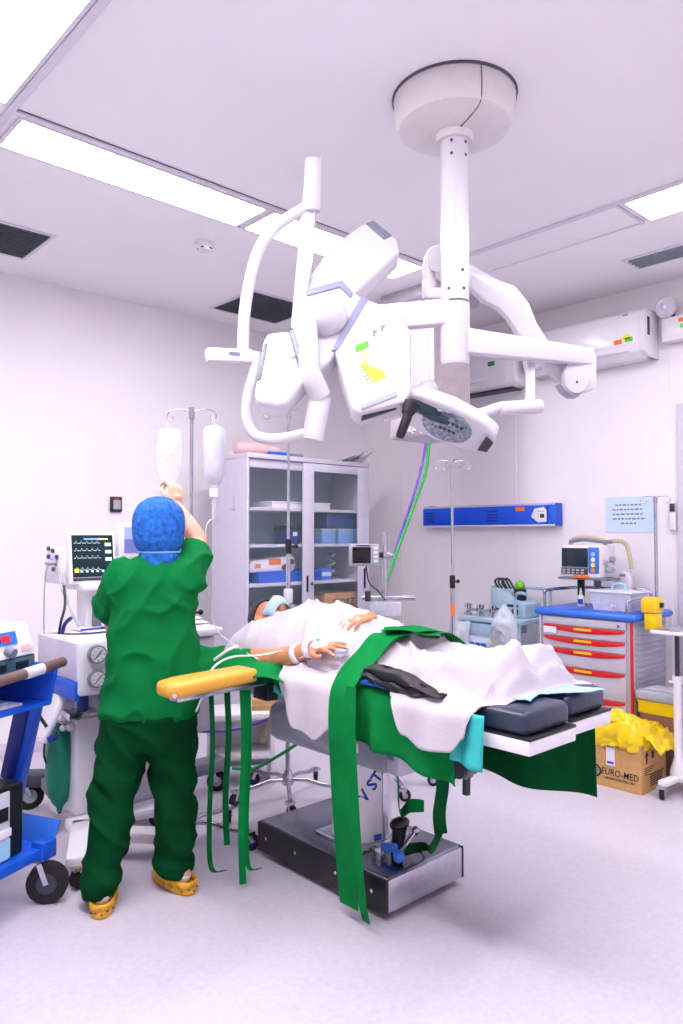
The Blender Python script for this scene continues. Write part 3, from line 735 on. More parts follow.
# hands: hand(mb, wrist, dir, side normal, thumb dir)
def hand(mb, wr, fw, nrm, th, size=1., curl=(.25, .35, .3), spread=.10, grip=0.):
    """wrist point, finger direction, back-of-hand normal, direction towards the thumb side; returns nails"""
    fw = Vector(fw).normalized(); nrm = Vector(nrm); nrm = (nrm-fw*nrm.dot(fw)).normalized(); sd2 = fw.cross(nrm)
    if sd2.dot(Vector(th)) < 0: sd2 = -sd2
    wr = Vector(wr); nails = []
    def q(a, b, c): return wr+(fw*a+sd2*b+nrm*c)*size
    for k in range(4):
        b = .030-.020*k
        limb(mb, [q(.0, b*.5, 0), q(.045, b*.92, .002), q(.088, b*1.05, .002)], [.015*size, .0125*size, .0105*size], 10)
    mb.ball(q(.045, 0, 0), (.03*size, .03*size, .02*size), 12)
    Ln = [(.038, .024, .020), (.043, .027, .022), (.040, .025, .021), (.030, .020, .018)]
    for k in range(4):
        b = (.030-.020*k)*1.05; a = .088; c = .002; ang = 0.; p = [q(a, b, c)]; ds = (1.5-k)*spread
        for j in range(3):
            ang += curl[j]+grip*(.9 if j < 2 else .6)
            a += Ln[k][j]*math.cos(ang); c -= Ln[k][j]*math.sin(ang); b += ds*Ln[k][j]
            p.append(q(a, b, c))
        limb(mb, p, [.0098*size, .0092*size, .0084*size, .0070*size], 10)
        nails.append((p[-1], (p[-1]-p[-2]).normalized(), nrm, .0065*size))
    tp_ = [q(.018, .02, -.004), q(.045, .048, -.010), q(.072, .058, -.014-.012*grip*3), q(.095, .058-.012*grip*3, -.02-.02*grip*3)]
    limb(mb, tp_, [.015*size, .0125*size, .0105*size, .0085*size], 10)
    nails.append((tp_[-1], (tp_[-1]-tp_[-2]).normalized(), nrm, .008*size))
    return nails
def put_nails(nails, parent, world):
    for p, t, n, r in nails:
        n = (n-t*n.dot(t)); 
        if n.length < 1e-4: continue
        n.normalize(); x = t.cross(n); R = Matrix((x, t, n)).transposed().to_4x4()
        M = Matrix.Translation(p+n*r*1.02+t*r*.15) @ R @ Matrix.Diagonal((r*.72, r*.95, r*.22, 1))
        mb = MB(); mb._new(lambda tt: bmesh.ops.create_uvsphere(tt, u_segments=8, v_segments=6, radius=1, matrix=M)); mb.build('fingernail', nail_m, parent, world)
# near (left) arm: along the table edge, hand resting on the sheet
w1 = W(311, 649, 3.02)
limb(pt, [(TU-.15, 2.78, .94), (2.03, 2.79, .885), W(252, 661, 3.34)], [.045, .040, .040])
limb(pt, [W(250, 658, 3.34), W(272, 660, 3.20), W(292, 655, 3.09), w1], [.044, .050, .042, .029])
n1 = hand(pt, w1, W(345, 645, 2.90)-w1, Vector((-.25, 0, 1)), Vector((.5, -.1, -.6))*-1, 1.0, (.12, .2, .2), .22)
# far (right) arm: folded over the belly under the sheet, hand coming out on top
def on_sheet(px, lift):
    """point above the covered body seen in picture column px, at row y found by marching"""
    def go(py):
        d = 2.9
        while d < 3.7:
            p = W(px, py, d)
            if p.z <= body_z(p.x, p.y)+lift: return p
            d += .004
        return W(px, py, 3.3)
    return go
w2 = on_sheet(371, .026)(617); k2 = on_sheet(362, .045)(615); t2 = on_sheet(347, .02)(626)
limb(pt, [(TU+.18, 2.72, .95), (TU+.22, 2.58, .95), (TU+.18, 2.45, .97), w2-Vector((0, 0, .07))], [.045, .04, .038, .03])
limb(pt, [w2-Vector((0, 0, .07)), w2], [.03, .026])
n2 = hand(pt, w2, k2*.5+t2*.5-w2, Vector((-.15, -.1, 1)), Vector((0, 1, 0)), .95, (.25, .35, .3), .12)
pm = remeshed(pt, .0055, 4)
patient = place(pm, 'person', skin2_m, None, True, 80)
tag(patient, 'patient lying on the operating table under white sheets with a taped hand', 'person')
put_nails(n1+n2, patient, True)
# hair, mask, eyes
MB().loft([[hb(.078*r*math.cos(k*PI/12), y, -.005+.094*r*math.sin(k*PI/12)) for k in range(24)] for y, r in ((.03, 1.04), (.06, 1.02), (.09, .9), (.115, .62), (.13, .2))]).build('hair', hair_m, patient, True)
mk = []
for j in range(7):
    t_ = j/6; y = -.105+.09*t_; wdt = .066-.012*abs(t_-.5)
    mk.append([hb(wdt*math.sin(a), y, (.062+.05*math.sin(t_*PI*.85+.3))*math.cos(a)+.006) for a in [(-1+2*k/10)*1.35 for k in range(11)]])
m_ = MB(); G = [[m_.bm.verts.new(p) for p in r] for r in mk]
for i in range(6):
    for k in range(10): m_.bm.faces.new((G[i][k], G[i+1][k], G[i+1][k+1], G[i][k+1]))
m_.build('face_mask', maskb_m, patient, True, 80, .004)
for s_ in (-1, 1): MB().ball(hb(s_*.028, .012, .080), (.010, .006, .004), 8).build('eyelid', skin2_m, patient, True)
# tape, cannula and wrist band
def wrap(a, b, r0, r1, name, m):
    a = Vector(a); b = Vector(b); MB().tubev([a, (a+b)/2, b], [r0, (r0+r1)/2, r1], 16, False).build(name, m, patient, True, 60, .003)
fd = (Vector(W(345, 645, 2.90))-w1).normalized()
wrap(w1-fd*.02, w1+fd*.012, .034, .034, 'tape', paper_m)
MB().ball(w1+fd*.055+Vector((-.005, 0, .008)), (.036, .042, .022), 16).build('dressing', paper_m, patient, True)
MB().ball(w1+fd*.05+Vector((-.01, 0, .033)), (.008, .008, .004), 8).build('cannula_cap', hoseg_m, patient, True)
wrap(W(296, 654, 3.078), W(301, 653, 3.06), .042, .040, 'wrist_band', whitep_m)
pc = n1[1][0]+Vector((0, 0, .004))
MB().box(pc, (.03, .05, .016), Matrix.Rotation(.5, 3, 'Z'), .005).build('pulse_clip', greyp_m, patient, True)

# ---------------------------------------------------------------- drapes
def cloth(name, m, label, vfn, near, far, lift, top=True, nu=70, nv=90, zfun=None, fold=.02, wr=.008, seed=0., u_edge=(.292, .29), group=None, out=0.):
    """cloth over the table. near(v)/far(v): how far it hangs (m, >=0) or, when negative, how far inside the edge it ends"""
    def fn(i, j):
        v = vfn(i, j)
        n_, f_ = near(v), far(v)
        ue0, ue1 = TU-u_edge[0], TU+u_edge[1]
        a0_ = -n_; b0_ = (ue1-ue0)+f_
        s_ = a0_+(b0_-a0_)*j
        if s_ < 0:                                 # hanging near side
            dz = -s_; z = (ZT+lift)-dz
            u = ue0-.008-.012*min(1, dz/.05)-out*min(1, dz/.03)
            k = min(1, dz/.15)
            u -= fold*k*(.5+.5*math.sin(v*34+seed+1.5*nz((v*3, seed, 0))))
            vv = v+.012*k*math.sin(v*21+seed)
            return (u, vv, z+.006*nz((v*8, dz*8, seed)))
        if s_ > ue1-ue0:
            dz = s_-(ue1-ue0); z = (ZT+lift)-dz; k = min(1, dz/.15)
            u = ue1+.008+.012*min(1, dz/.05)+fold*k*(.5+.5*math.sin(v*27+seed+2+1.5*nz((v*3, seed, 4))))
            return (u, v, z)
        u = ue0+s_
        z = (zfun(u, v) if zfun else ZT)+lift
        e = min(1, min(s_, ue1-ue0-s_)/.04)
        wk = wr*smooth(i, 0, .12)*(1.0*nz((u*4, v*5, 0), 1, seed)+2.2*(1-abs(nz((u*3.4+v*2.6, v*6-u*2.5, 0), 1, seed+9)))**9-.4+2.0*(1-abs(nz((u*6-v*4, v*3.5+u*4.5, 0), 1, seed+19)))**10+.5*nz((u*14, v*11, 0), 1, seed+4))
        return (u, v, z+wk*e-.006*(1-e))
    mb = MB().grid(fn, nv, nu)
    o = mb.build(name, m, None, True, 80, .0035)
    return tag(o, label, 'sheet', group)
# green base drape over the whole table
GD = cloth('green_drape', green_m, 'green cloth drape spread over the operating table under the white sheets', lambda i, j: 1.50+(3.10-1.50)*i+.03*math.sin(j*9), lambda v: interp(v, [(1.42, .10), (1.47, .25), (1.55, .245), (1.8, .21), (2.0, .19), (2.25, .12), (2.5, .06), (2.8, .10), (3.0, .2), (3.1, .22)]), lambda v: .2, .0, seed=2., fold=.035, wr=.004)
# green cloth, its shade painted as a darker green, hanging on the far side, below the foot section
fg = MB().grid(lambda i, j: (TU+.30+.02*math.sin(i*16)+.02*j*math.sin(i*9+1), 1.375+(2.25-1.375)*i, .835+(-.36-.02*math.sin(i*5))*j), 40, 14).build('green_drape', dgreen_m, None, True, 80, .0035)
tag(fg, 'green cloth, painted darker for shade, hanging below the foot end on the far side of the table', 'sheet')
# teal underlay showing below the green drape near the arm
tl = MB().grid(lambda i, j: (TU-.318-.012*math.sin(i*9)-.01*j, 2.25+.40*i, .868-.012*i-.12*j*(1-.55*i)), 24, 8).build('teal_underlay', teal_m, None, True, 80, .003)
tag(tl, 'teal plastic underlay showing beside the patient arm', 'sheet')
# white sheet over torso
def near_t(v): return interp(v, [(2.0, .10), (2.06, .17), (2.16, .235), (2.27, .215), (2.36, .10), (2.42, .0), (2.5, -.05), (2.62, -.045), (2.75, .0), (2.95, .02)])
cloth('white_sheet', sheet_m, 'white sheet over the patient torso with a flap hanging past the taped hand', lambda i, j: 2.03+(2.93-2.03)*i+.05*math.sin(PI*j)*(1-i)*0+.03*math.sin(j*7)*(.5), near_t, lambda v: .08, .012, zfun=body_z, wr=.011, seed=5., fold=.02, nv=130, nu=110, out=.034)
# white sheet over the legs, bunched towards the near side
def near_l(v): return interp(v, [(1.37, -.06), (1.42, -.02), (1.46, .1), (1.52, .15), (1.62, .16), (1.70, .13), (1.78, .02), (1.86, -.045), (2.1, -.05)])
def zl(u, v): 
    z = body_z(u, v)
    return z+.05*math.exp(-((u-(TU-.2))/.09)**2-((v-1.64)/.10)**2)
cloth('white_sheet', sheet_m, 'white blanket over the patient legs and feet, bunched in folds above the navy cushion', lambda i, j: 1.378+(2.10-1.378)*i+.012*math.sin(j*8)*i, near_l, lambda v: .10, .016, zfun=zl, wr=.012, seed=11., fold=.03, nv=110, nu=100, out=.04)
# turquoise sheet hanging between blanket and cushion, pale blue pad on the cushions
tq = MB().grid(lambda i, j: (TU-.318-.015*math.sin(i*6)-.012*j, 1.40+.13*i, .865-.17*j+.01*i), 14, 12).build('turquoise_sheet', teal_m, None, True, 80, .003)
tag(tq, 'turquoise sheet end hanging below the white blanket beside the navy cushion', 'sheet')
pb = MB().grid(lambda i, j: (TU-.17+.34*j-.04*i, 1.33+.16*i+.04*math.sin(j*5)-.03*j, .8985+.007*abs(nz((i*4, j*5, 0)))+.006*smooth(i, .6, 1)), 24, 30).build('pale_blue_pad', pblue_m, None, True, 80, .003)
tag(pb, 'pale blue absorbent pad lying on the navy leg cushions', 'pad')
# black crumpled cloth strap beside the knee
def blk(i, j):
    v = 1.93-.36*i; w_ = .055*math.sin(PI*min(1, .15+i*.9))
    return (TU-.30-.025*math.cos(j*2*PI)*1.0+.012*nz((i*5, j*9, 0))+.006*math.sin(j*31+i*4), v, .925-.03*i+w_*math.sin(j*2*PI)*.8+.012*nz((i*5, j*8, 3)))
bb = MB().grid(blk, 40, 20).build('black_knee_strap', blackc_m, None, True, 80, .003)
tag(bb, 'crumpled black knee strap between the broad green cloth and the white blanket', 'strap')
MB().prism([(TU-.31, 1.96, .882), (TU-.31, 1.80, .882), (TU-.2, 1.80, .892), (TU-.2, 1.96, .892)], (0, 0, .01)).build('x', trayblue_m, None, True)
o = bpy.data.objects['x']; o.name = 'blue_splint'; tag(o, 'thin blue splint under the black knee strap', 'splint')

# ---------------------------------------------------------------- green sashes
def sash(pts, wdir, wd, label, m=green_m, n=8, th=.003, part=None):
    if part: return MB().ribbon(pts, wdir, wd, n, th).build('tie', m, part, True, 60)
    o = MB().ribbon(pts, wdir, wd, n, th).build('folded_green_cloth', m, None, True, 60)
    return tag(o, label, 'cloth', 'folded green cloth lengths on the table')
us = TU-.345
def sp_(u, v, l=.058): return (u, v, body_z(u, v)+l)
sash([sp_(TU+.2, 1.90), sp_(TU+.1, 1.95), sp_(TU-.02, 1.98), sp_(TU-.14, 2.0), sp_(TU-.22, 2.005, .07), (TU-.325, 2.005, .90), (us-.03, 2.0, .80), (us-.015, 2.01, .55), (us+.015, 2.02, .28), (us+.05, 2.03, .055)],
     [Vector((.25, 1, .1)), Vector((.1, 1, .05)), Vector((0, 1, .1)), Vector((0, 1, 0)), Vector((0, 1, 0))], [.13, .13, .125, .11, .10, .095], 'broad length of green cloth crossing the patient thighs and falling to the floor')
sash([(us-.02, 1.945, .88), (us-.034, 1.93, .7), (us-.02, 1.922, .4), (us+.01, 1.925, .15), (us+.045, 1.935, .035)], Vector((0, 1, 0)), [.05, .045, .04, .036], 'narrow length of green cloth hanging close beside the broad one')
sash([sp_(TU+.25, 1.88), sp_(TU+.12, 1.92, .062), sp_(TU, 1.93, .068), sp_(TU-.08, 1.965, .07), sp_(TU-.12, 2.02, .072)], [Vector((.1, 1, .0)), Vector((.3, 1, 0)), Vector((.8, .8, 0))], [.10, .11, .09], 'folded green cloth lying over the thighs above the black strap')
def hang(px, y0_, y1_, d, wpx, label, curl=0., m=dgreen_m):
    a = W(px, y0_, d); b = W(px, y1_, d); k = wpx/FPX*d
    pts = [a, a.lerp(b, .3)+RGT*.006, a.lerp(b, .7)-RGT*.006, b]
    if curl: pts[-1] = b+Vector((0, 0, .004)); pts.append(b+RGT*curl-FWD*.02)
    sash(pts, RGT*.9+FWD*.3, k, label, m, part=GD)
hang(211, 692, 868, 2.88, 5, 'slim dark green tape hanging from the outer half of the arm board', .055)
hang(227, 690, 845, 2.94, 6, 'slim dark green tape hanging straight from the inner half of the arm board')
hang(243, 690, 884, 2.99, 7, 'green tape pair hanging from the drape corner to the floor', 0, green_m)
hang(248, 690, 866, 3.02, 5, 'green tape with a curled end beside the hanging pair', .05, green_m)
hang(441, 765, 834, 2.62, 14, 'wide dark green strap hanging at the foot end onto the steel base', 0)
e_ = W(441, 834, 2.62)
sash([e_+Vector((0, 0, .01)), e_+Vector((-.03, .02, -.05)), Vector((2.30, 2.0, .175)), Vector((2.22, 2.06, .165))], Vector((.5, .6, .1)), [.05, .06, .07], '', dgreen_m, part=GD)
sash([W(397, 740, 2.9), W(398, 780, 2.9), W(400, 812, 2.9), W(410, 806, 2.9), W(424, 806, 2.9)], [FWD, FWD, UPV], [.05, .06, .045], '', green_m, part=GD)
# drape gathered over the arm board joint
gj = MB().grid(lambda i, j: W(196+84*i+4*j, 643+14*i+10*j*(1-i)+(30+12*math.sin(i*5+1))*j+3*math.sin(j*9+i*7), 3.40-.36*i*(.4+.6*j)-.32*j*(1-i*.6)+.012*math.sin(i*13+j*3)), 30, 16).build('green_drape', green_m, None, True, 80, .004)
tag(gj, 'green cloth corner gathered over the inner end of the yellow arm board', 'sheet')
# ================================================================ person in green scrubs (local x right, y away from the viewer, z up)
NB = W(145, 900, 2.985); NB = Vector((NB.x, NB.y, 0)); NR = YAW-PI/2
NM = Matrix.Translation(NB) @ Matrix.Rotation(NR, 4, 'Z'); NI = NM.inverted()
def NL(px, py, d): return NI @ W(px, py, d)
nb = MB()
def rings_z(mb, tab, n=28, pw=2.3):
    R = []
    for z, cx, cy, rx, ry in tab:
        r = []
        for k in range(n):
            a = 2*PI*k/n; c, s_ = math.cos(a), math.sin(a)
            q = (abs(c)**pw+abs(s_)**pw)**(-1/pw); r.append((cx+rx*c*q, cy+ry*s_*q, z))
        R.append(r)
    mb.loft(R)
rings_z(nb, [(.70, .01, .02, .15, .10), (.85, .012, .02, .15, .10), (1.0, .02, .02, .135, .09), (1.15, .025, .02, .15, .095), (1.25, .028, .02, .14, .08), (1.30, .03, .02, .08, .06), (1.33, .033, .025, .055, .052)], 20)
limb(nb, [(.033, .025, 1.30), (.036, .035, 1.40)], [.052, .05])
HN0 = Vector((.037, .045, 1.455))
nb.ball(HN0, (.076, .094, .105), 20); nb.ball(HN0+Vector((0, .04, -.055)), (.055, .05, .05), 14)
limb(nb, [HN0+Vector((0, .092, .01)), HN0+Vector((0, .112, -.02))], [.010, .014], 8)
for s_ in (-1, 1):
    nb.ball(HN0+Vector((s_*.077, .0, -.01)), (.012, .02, .032), 10); nb.ball(HN0+Vector((s_*.03, .086, .015)), (.014, .008, .010), 10)
nb.ball(HN0+Vector((0, .086, -.055)), (.024, .012, .012), 10)
ELB = Vector((.172, .17, 1.385)); WRR = NL(176, 507, 3.24)
limb(nb, [(.145, .01, 1.255), (.162, .09, 1.325), ELB], [.052, .047, .043])
limb(nb, [ELB, ELB.lerp(WRR, .35)+Vector((.004, 0, .004)), WRR], [.043, .041, .027])
HT = NL(166, 481, 3.27)                          # what the raised hand holds
na = hand(nb, WRR, Vector((-.10, .30, 1.0)), Vector((.75, -.65, .1)), Vector((-.8, -.5, 0)), .95, (.35, .55, .45), .03, .28)
EL2 = Vector((-.165, .11, 1.04)); WR2 = Vector((-.02, .30, 1.12))
limb(nb, [(-.115, .01, 1.255), (-.15, .06, 1.15), EL2], [.052, .046, .042]); limb(nb, [EL2, (EL2+WR2)/2, WR2], [.042, .038, .027])
na += hand(nb, WR2, Vector((.6, .5, .45)), Vector((-.3, .8, .2)), Vector((0, 0, 1)), .95, (.2, .4, .3), .06, .1)
LA = NL(103, 886, 2.86); LA.z = .09; RA = NL(178, 868, 3.02); RA.z = .09
limb(nb, [(-.07, .02, .72), (-.105, 0, .46), LA], [.085, .062, .037]); limb(nb, [(.09, .02, .72), (.115, .07, .46), RA], [.085, .062, .037])
FLd = Vector((-.22, 1, 0)).normalized(); FRd = Vector((-.75, .75, 0)).normalized()
for A_, D_ in ((LA, FLd), (RA, FRd)):
    h_ = A_-D_*.035; limb(nb, [A_, Vector((h_.x, h_.y, .065))], [.036, .032]); limb(nb, [Vector((h_.x, h_.y, .062)), A_+D_*.06-Vector((0, 0, .035)), A_+D_*.14-Vector((0, 0, .05))], [.032, .033, .024])
nurse = place(remeshed(nb, .0055, 4), 'person', skin_m, None, False, 80)
nurse.location = NB; nurse.rotation_euler = (0, 0, NR)
tag(nurse, 'person in green scrubs and blue bouffant cap reaching up to a drip, back turned', 'person')
put_nails(na, nurse, False)
# scrub top
st = MB()
rings_z(st, [(.700, .005, .02, .196, .140), (.74, .006, .02, .192, .140), (.80, .010, .02, .186, .137), (.95, .018, .02, .170, .128), (1.08, .022, .02, .166, .124), (1.17, .024, .02, .172, .122), (1.235, .027, .02, .176, .112), (1.28, .029, .022, .145, .095), (1.315, .032, .025, .085, .074), (1.335, .033, .027, .06, .058)], 36)
limb(st, [(-.10, .015, 1.245), (-.135, .045, 1.19), (-.163, .085, 1.105)], [.074, .073, .068], 18)
limb(st, [(.135, .01, 1.235), (.155, .055, 1.28), (.166, .125, 1.345)], [.08, .074, .060], 18)
limb(st, [(-.02, .02, 1.25), (.14, .02, 1.245)], [.085, .085], 16)
sm_ = remeshed(st, .008, 8)
def foldf(p, n):
    back = 1
    d = .009*nz((p.x*7+p.z*4, p.y*6, p.z*5-p.x*5), 1, 1)
    d += .018*(1-abs(nz((p.x*6+p.z*3, p.y*5, p.z*6-p.x*6), 1, 4)))**5
    d += .013*smooth(1.05-p.z, 0, .3)*smooth(p.z, .69, .80)*math.sin(p.x*26+2*nz(p*4)+p.z*3)*(.4+.6*abs(nz(p*3, 1, 7)))
    d += .010*math.exp(-((p.z-1.18)/.09)**2)*max(0, math.sin((p.z*1.0+p.x*.9)*60+4*nz(p*5)))*smooth(abs(p.x), .06, .16)
    return d
displace(sm_, foldf)
# cut the bottom hem level and hollow it a little
scrub = place(sm_, 'scrub_top', scrub_m, nurse, False, 80)
MB().loft([[(.005+(.199+o_)*math.cos(a), .02+(.143+o_)*math.sin(a), z+.008) for a in [2*PI*k/40 for k in range(40)]] for z, o_ in ((.70, -.004), (.695, .004), (.712, .005), (.716, -.002))], False).build('hem', scrub_m, scrub, False, 60)
MB().tubev([(.033+.066*math.cos(a), .026+.064*math.sin(a), 1.325+.012*math.sin(a)) for a in [2*PI*k/24 for k in range(25)]], .006, 8).build('collar', scrub_m, scrub)
# trousers
tr = MB()
def legr(mb, tab):
    mb.loft([[(cx+rx*math.cos(2*PI*k/24), cy+ry*math.sin(2*PI*k/24), z) for k in range(24)] for z, cx, cy, rx, ry in tab])
lx = lambda px, d: (px-341.5)/FPX*d+(341.5-145)/FPX*2.95
legr(tr, [(.82, .01, .02, .16, .12), (.66, .008, .02, .192, .135), (.60, .008, .018, .19, .13), (.57, .008, .018, .17, .12)])
legr(tr, [(.70, -.085, .015, .095, .12), (.53, lx(118, 2.92), -.005, .094, .105), (.40, lx(113, 2.90), -.045, .084, .092), (.30, lx(109, 2.88), -.075, .076, .085), (.15, lx(105, 2.86), -.112, .068, .078), (.05, lx(103, 2.85), -.130, .060, .072)])
legr(tr, [(.70, .10, .02, .095, .12), (.53, lx(170, 2.97), .03, .09, .10), (.40, lx(172, 2.98), .03, .083, .09), (.30, lx(174, 2.99), .03, .078, .085), (.15, lx(177, 3.01), .038, .070, .08), (.06, lx(178, 3.02), .04, .066, .075)])
tm = remeshed(tr, .009, 7)
def tfold(p, n):
    d = .006*nz(p*7, 1, 2)+.020*(1-abs(nz((p.x*5+p.z*2, p.y*5, p.z*7+p.x*4), 1, 12)))**6
    d += .009*math.exp(-((p.z-.45)/.12)**2)*math.sin((p.z+.6*p.x)*48+3*nz(p*4))
    d += .008*math.exp(-((p.z-.1)/.07)**2)*math.sin(p.z*75+3*nz(p*6)+p.x*10)
    return d
displace(tm, tfold)
trs = place(tm, 'trousers', trous_m, nurse, False, 80)
# bouffant cap
def finer(tab, n=4):
    q = cm([Vector(t) for t in tab], n); return [tuple(v) for v in q]
cp_ = []
for z, r, cx in finer(((1.268, .045, .044), (1.282, .07, .044), (1.305, .082, .043), (1.335, .084, .041), (1.352, .079, .040), (1.37, .090, .038), (1.40, .100, .037), (1.44, .104, .037), (1.48, .103, .037), (1.52, .094, .037), (1.55, .075, .037), (1.572, .045, .037), (1.58, .012, .037))):
    ring = []
    for k in range(72):
        a = 2*PI*k/72; w_ = 1+.018*math.sin(k*1.9+4*nz((math.cos(a)*3, math.sin(a)*3, z*9)))+.05*nz((math.cos(a)*5, math.sin(a)*5, z*16), 1, 3)
        fr = max(0, math.sin(a))*smooth(1.47-z, 0, .05)           # open towards the face
        ring.append((cx+r*w_*math.cos(a), .03+(r*1.1*w_)*math.sin(a)*(1-.45*fr), z+.05*max(0, math.sin(a))*smooth(1.4-z, 0, .06)))
    cp_.append(ring)
cap = MB().loft(cp_).build('bouffant_cap', cap_m, nurse, False, 80)
MB().tubev([(.040+.083*math.cos(a), .03+.088*math.sin(a), 1.352+.05*max(0, math.sin(a))) for a in [2*PI*k/40 for k in range(41)]], .0045, 6).build('elastic_band', mat('cap_light', (120, 178, 236), .8), cap)
# clogs
def SE(a): return (abs(math.cos(a))**2.8+abs(math.sin(a))**2.8)**(-1/2.8)
def clog(A_, D_, name='clog'):
    D_ = D_.normalized(); X_ = Vector((D_.y, -D_.x, 0)); c0 = Vector((A_.x, A_.y, 0))-D_*.03
    L = []
    outl = []
    for k in range(28):
        a = 2*PI*k/28; q = (abs(math.cos(a))**2.8+abs(math.sin(a))**2.8)**(-1/2.8); y = math.sin(a)*q*.130+.055; x = math.cos(a)*q*(.049+.006*math.sin(a))
        outl.append(c0+D_*y+X_*x)
    sole = MB().prism([p+Vector((0, 0, .002)) for p in outl], (0, 0, .026), .006).tri().build(name, clog_m, nurse)
    # upper over the toes
    up_ = []
    for j in range(7):
        t = j/6; y = .035+.135*t; hw = .052*max(.03, 1-(abs(y-.055)/.132)**2.8)**(1/2.8); hh = .062*(1-t**2.2)+.012
        up_.append([c0+D_*y+X_*(hw*math.cos(a))+Vector((0, 0, .026+hh*math.sin(a))) for a in [PI*k/12 for k in range(13)]])
    m = MB(); G = [[m.bm.verts.new(p) for p in r] for r in up_]
    for i in range(6):
        for k in range(12): m.bm.faces.new((G[i][k], G[i+1][k], G[i+1][k+1], G[i][k+1]))
    m.build('upper', clog_m, sole, False, 80, .006)
    # heel rim
    rim = [c0+D_*(math.sin(a)*SE(a)*.126+.055)+X_*(math.cos(a)*SE(a)*.046) for a in [PI*(.97+1.06*k/16) for k in range(17)]]
    m = MB(); G = [[m.bm.verts.new(p+Vector((0, 0, z))) for p in rim] for z in (.026, .04, .052)]
    for i in range(2):
        for k in range(16): m.bm.faces.new((G[i][k], G[i+1][k], G[i+1][k+1], G[i][k+1]))
    m.build('heel_rim', clog_m, sole, False, 80, .007)
    # sock
    a0_ = c0+D_*.0
    MB().ball(Vector((A_.x, A_.y, .056))-D_*.03, (.035, .038, .032), 14).build('sock', whitep_m, nurse)
    for k in range(8):
        a = PI*(1.0+k/7.5); p = c0+D_*(math.sin(a)*SE(a)*.131+.055)+X_*(math.cos(a)*SE(a)*.0485)
        MB().ball(p+Vector((0, 0, .018+.008*(k % 2))), .004, 6).build('pattern_spot', mat('clog_spot', (120, 60, 24), .6), sole)
clog(LA, FLd); clog(RA, FRd)
# ================================================================ glass-fronted cabinet and what it holds
CF = W(247, 452, 5.2); CU, CV = CF.x, CF.y; CW, CHt, CD = 1.20, 2.0, .44
cb = thing('storage_cabinet', 'tall light grey steel cabinet with glass doors and open shelves', 'cabinet', (CU, CV, 0))
def CX(px, py=540): return onv(px, py, CV).x-CU
cabi_m = mat('cabinet_inside', (160, 174, 188), .5, var=.02)
MB().mm((0, 0, .06), (.018, CD, CHt-.035), .002).build('side_panel', lgrey_m, cb)
MB().mm((CW-.018, 0, .06), (CW, CD, CHt-.035), .002).build('side_panel', lgrey_m, cb)
MB().mm((.018, CD-.012, .02), (CW-.018, CD, CHt-.02)).build('back_panel', cabi_m, cb)
MB().mm((0, -.006, CHt-.035), (CW, CD, CHt), .004).build('top_panel', lgrey_m, cb)
MB().mm((0, 0, .0), (CW, CD, .06), .003).build('plinth', lgrey_m, cb)
SH = [.78, 1.075, 1.355, 1.62]
for z in SH: MB().mm((.018, .035, z-.022), (CW-.018, CD-.012, z), .002).build('shelf', lgrey_m, cb)
for x0_, x1_ in ((.02, CW/2-.004), (CW/2+.004, CW-.02)):
    dl = MB().mm((x0_, -.006, .07), (x1_, .012, .74), .003).build('lower_door', lgrey_m, cb)
    MB().mm(((x1_-.06 if x0_ < .1 else x0_+.03), -.014, .62), ((x1_-.03 if x0_ < .1 else x0_+.06), -.006, .70), .003).build('handle', black_m, dl)
def gdoor(x0_, x1_, y, st, name='glass_door'):
    z0, z1 = .76, CHt-.04
    f = MB().mm((x0_, y, z0), (x0_+st, y+.018, z1), .002).mm((x1_-st, y, z0), (x1_, y+.018, z1), .002).mm((x0_+st, y, z0), (x1_-st, y+.018, z0+.06), .002).mm((x0_+st, y, z1-.06), (x1_-st, y+.018, z1), .002)
    d = f.build(name, lgrey_m, cb)
    MB().mm((x0_+st, y+.006, z0+.06), (x1_-st, y+.010, z1-.06)).build('pane', glass_m, d)
    return d
xm = CX(303)
d2 = gdoor(.022, xm+.05, .018, .012)
d1_ = gdoor(xm, CW-.02, -.004, .105)
MB().mm((xm+.03, -.012, 1.0), (xm+.045, -.003, 1.12), .002).build('handle', black_m, d1_)
MB().cyl((xm+.075, -.004, 1.06), (xm+.075, -.022, 1.06), .013, seg=12).build('lock', steel_m, d1_)
MB().cyl((CW-.06, -.004, 1.04), (CW-.06, -.014, 1.04), .009).mm((CW-.068, -.014, 1.0), (CW-.052, -.006, 1.16), .003).build('handle', black_m, d1_)
MB().tube([(-.004, .15, 1.70), (-.006, .15, 1.62), (-.01, .13, 1.60), (-.01, .17, 1.60), (-.006, .15, 1.63)], .002, 6).build('wire_hook', steel_m, cb)
def cpos(px, y, z): return Vector((onv(px, 540, CV+y).x, CV+y, z))
def cbox(name, px0, px1, z, h, dep, m, label, cat, y=.08, bev=.006, group='things kept in the glass cabinet'):
    x0_, x1_ = onv(px0, 540, CV+y).x-CU, onv(px1, 540, CV+y).x-CU
    t = thing(name, label, cat, (CU+(x0_+x1_)/2, CV+y+dep/2, z), 0, group)
    b = MB().mm((-(x1_-x0_)/2, -dep/2, 0), ((x1_-x0_)/2, dep/2, h), bev).build('body', m, t)
    return t, (x1_-x0_), dep, h, b
t, w_, dp, h_, b = cbox('white_tray', 272, 330, SH[3], .05, .25, whitep_m, 'flat white plastic tray on the top cabinet shelf', 'tray')
MB().mm((-w_/2-.008, -dp/2-.008, h_-.01), (w_/2+.008, dp/2+.008, h_), .003).build('rim', white_m, t)
t, w_, dp, h_, b = cbox('blue_bin', 291, 299, SH[2], .13, .2, dblue_m, 'narrow dark blue bin beside the cabinet door stile', 'bin')
MB().mm((-w_/2-.006, -dp/2-.006, .1), (w_/2+.006, dp/2+.006, .14), .004).build('rim', black_m, t)
MB().mm((-.02, -dp/2-.003, .06), (.02, -dp/2, .09)).build('label_card', paper_m, t)
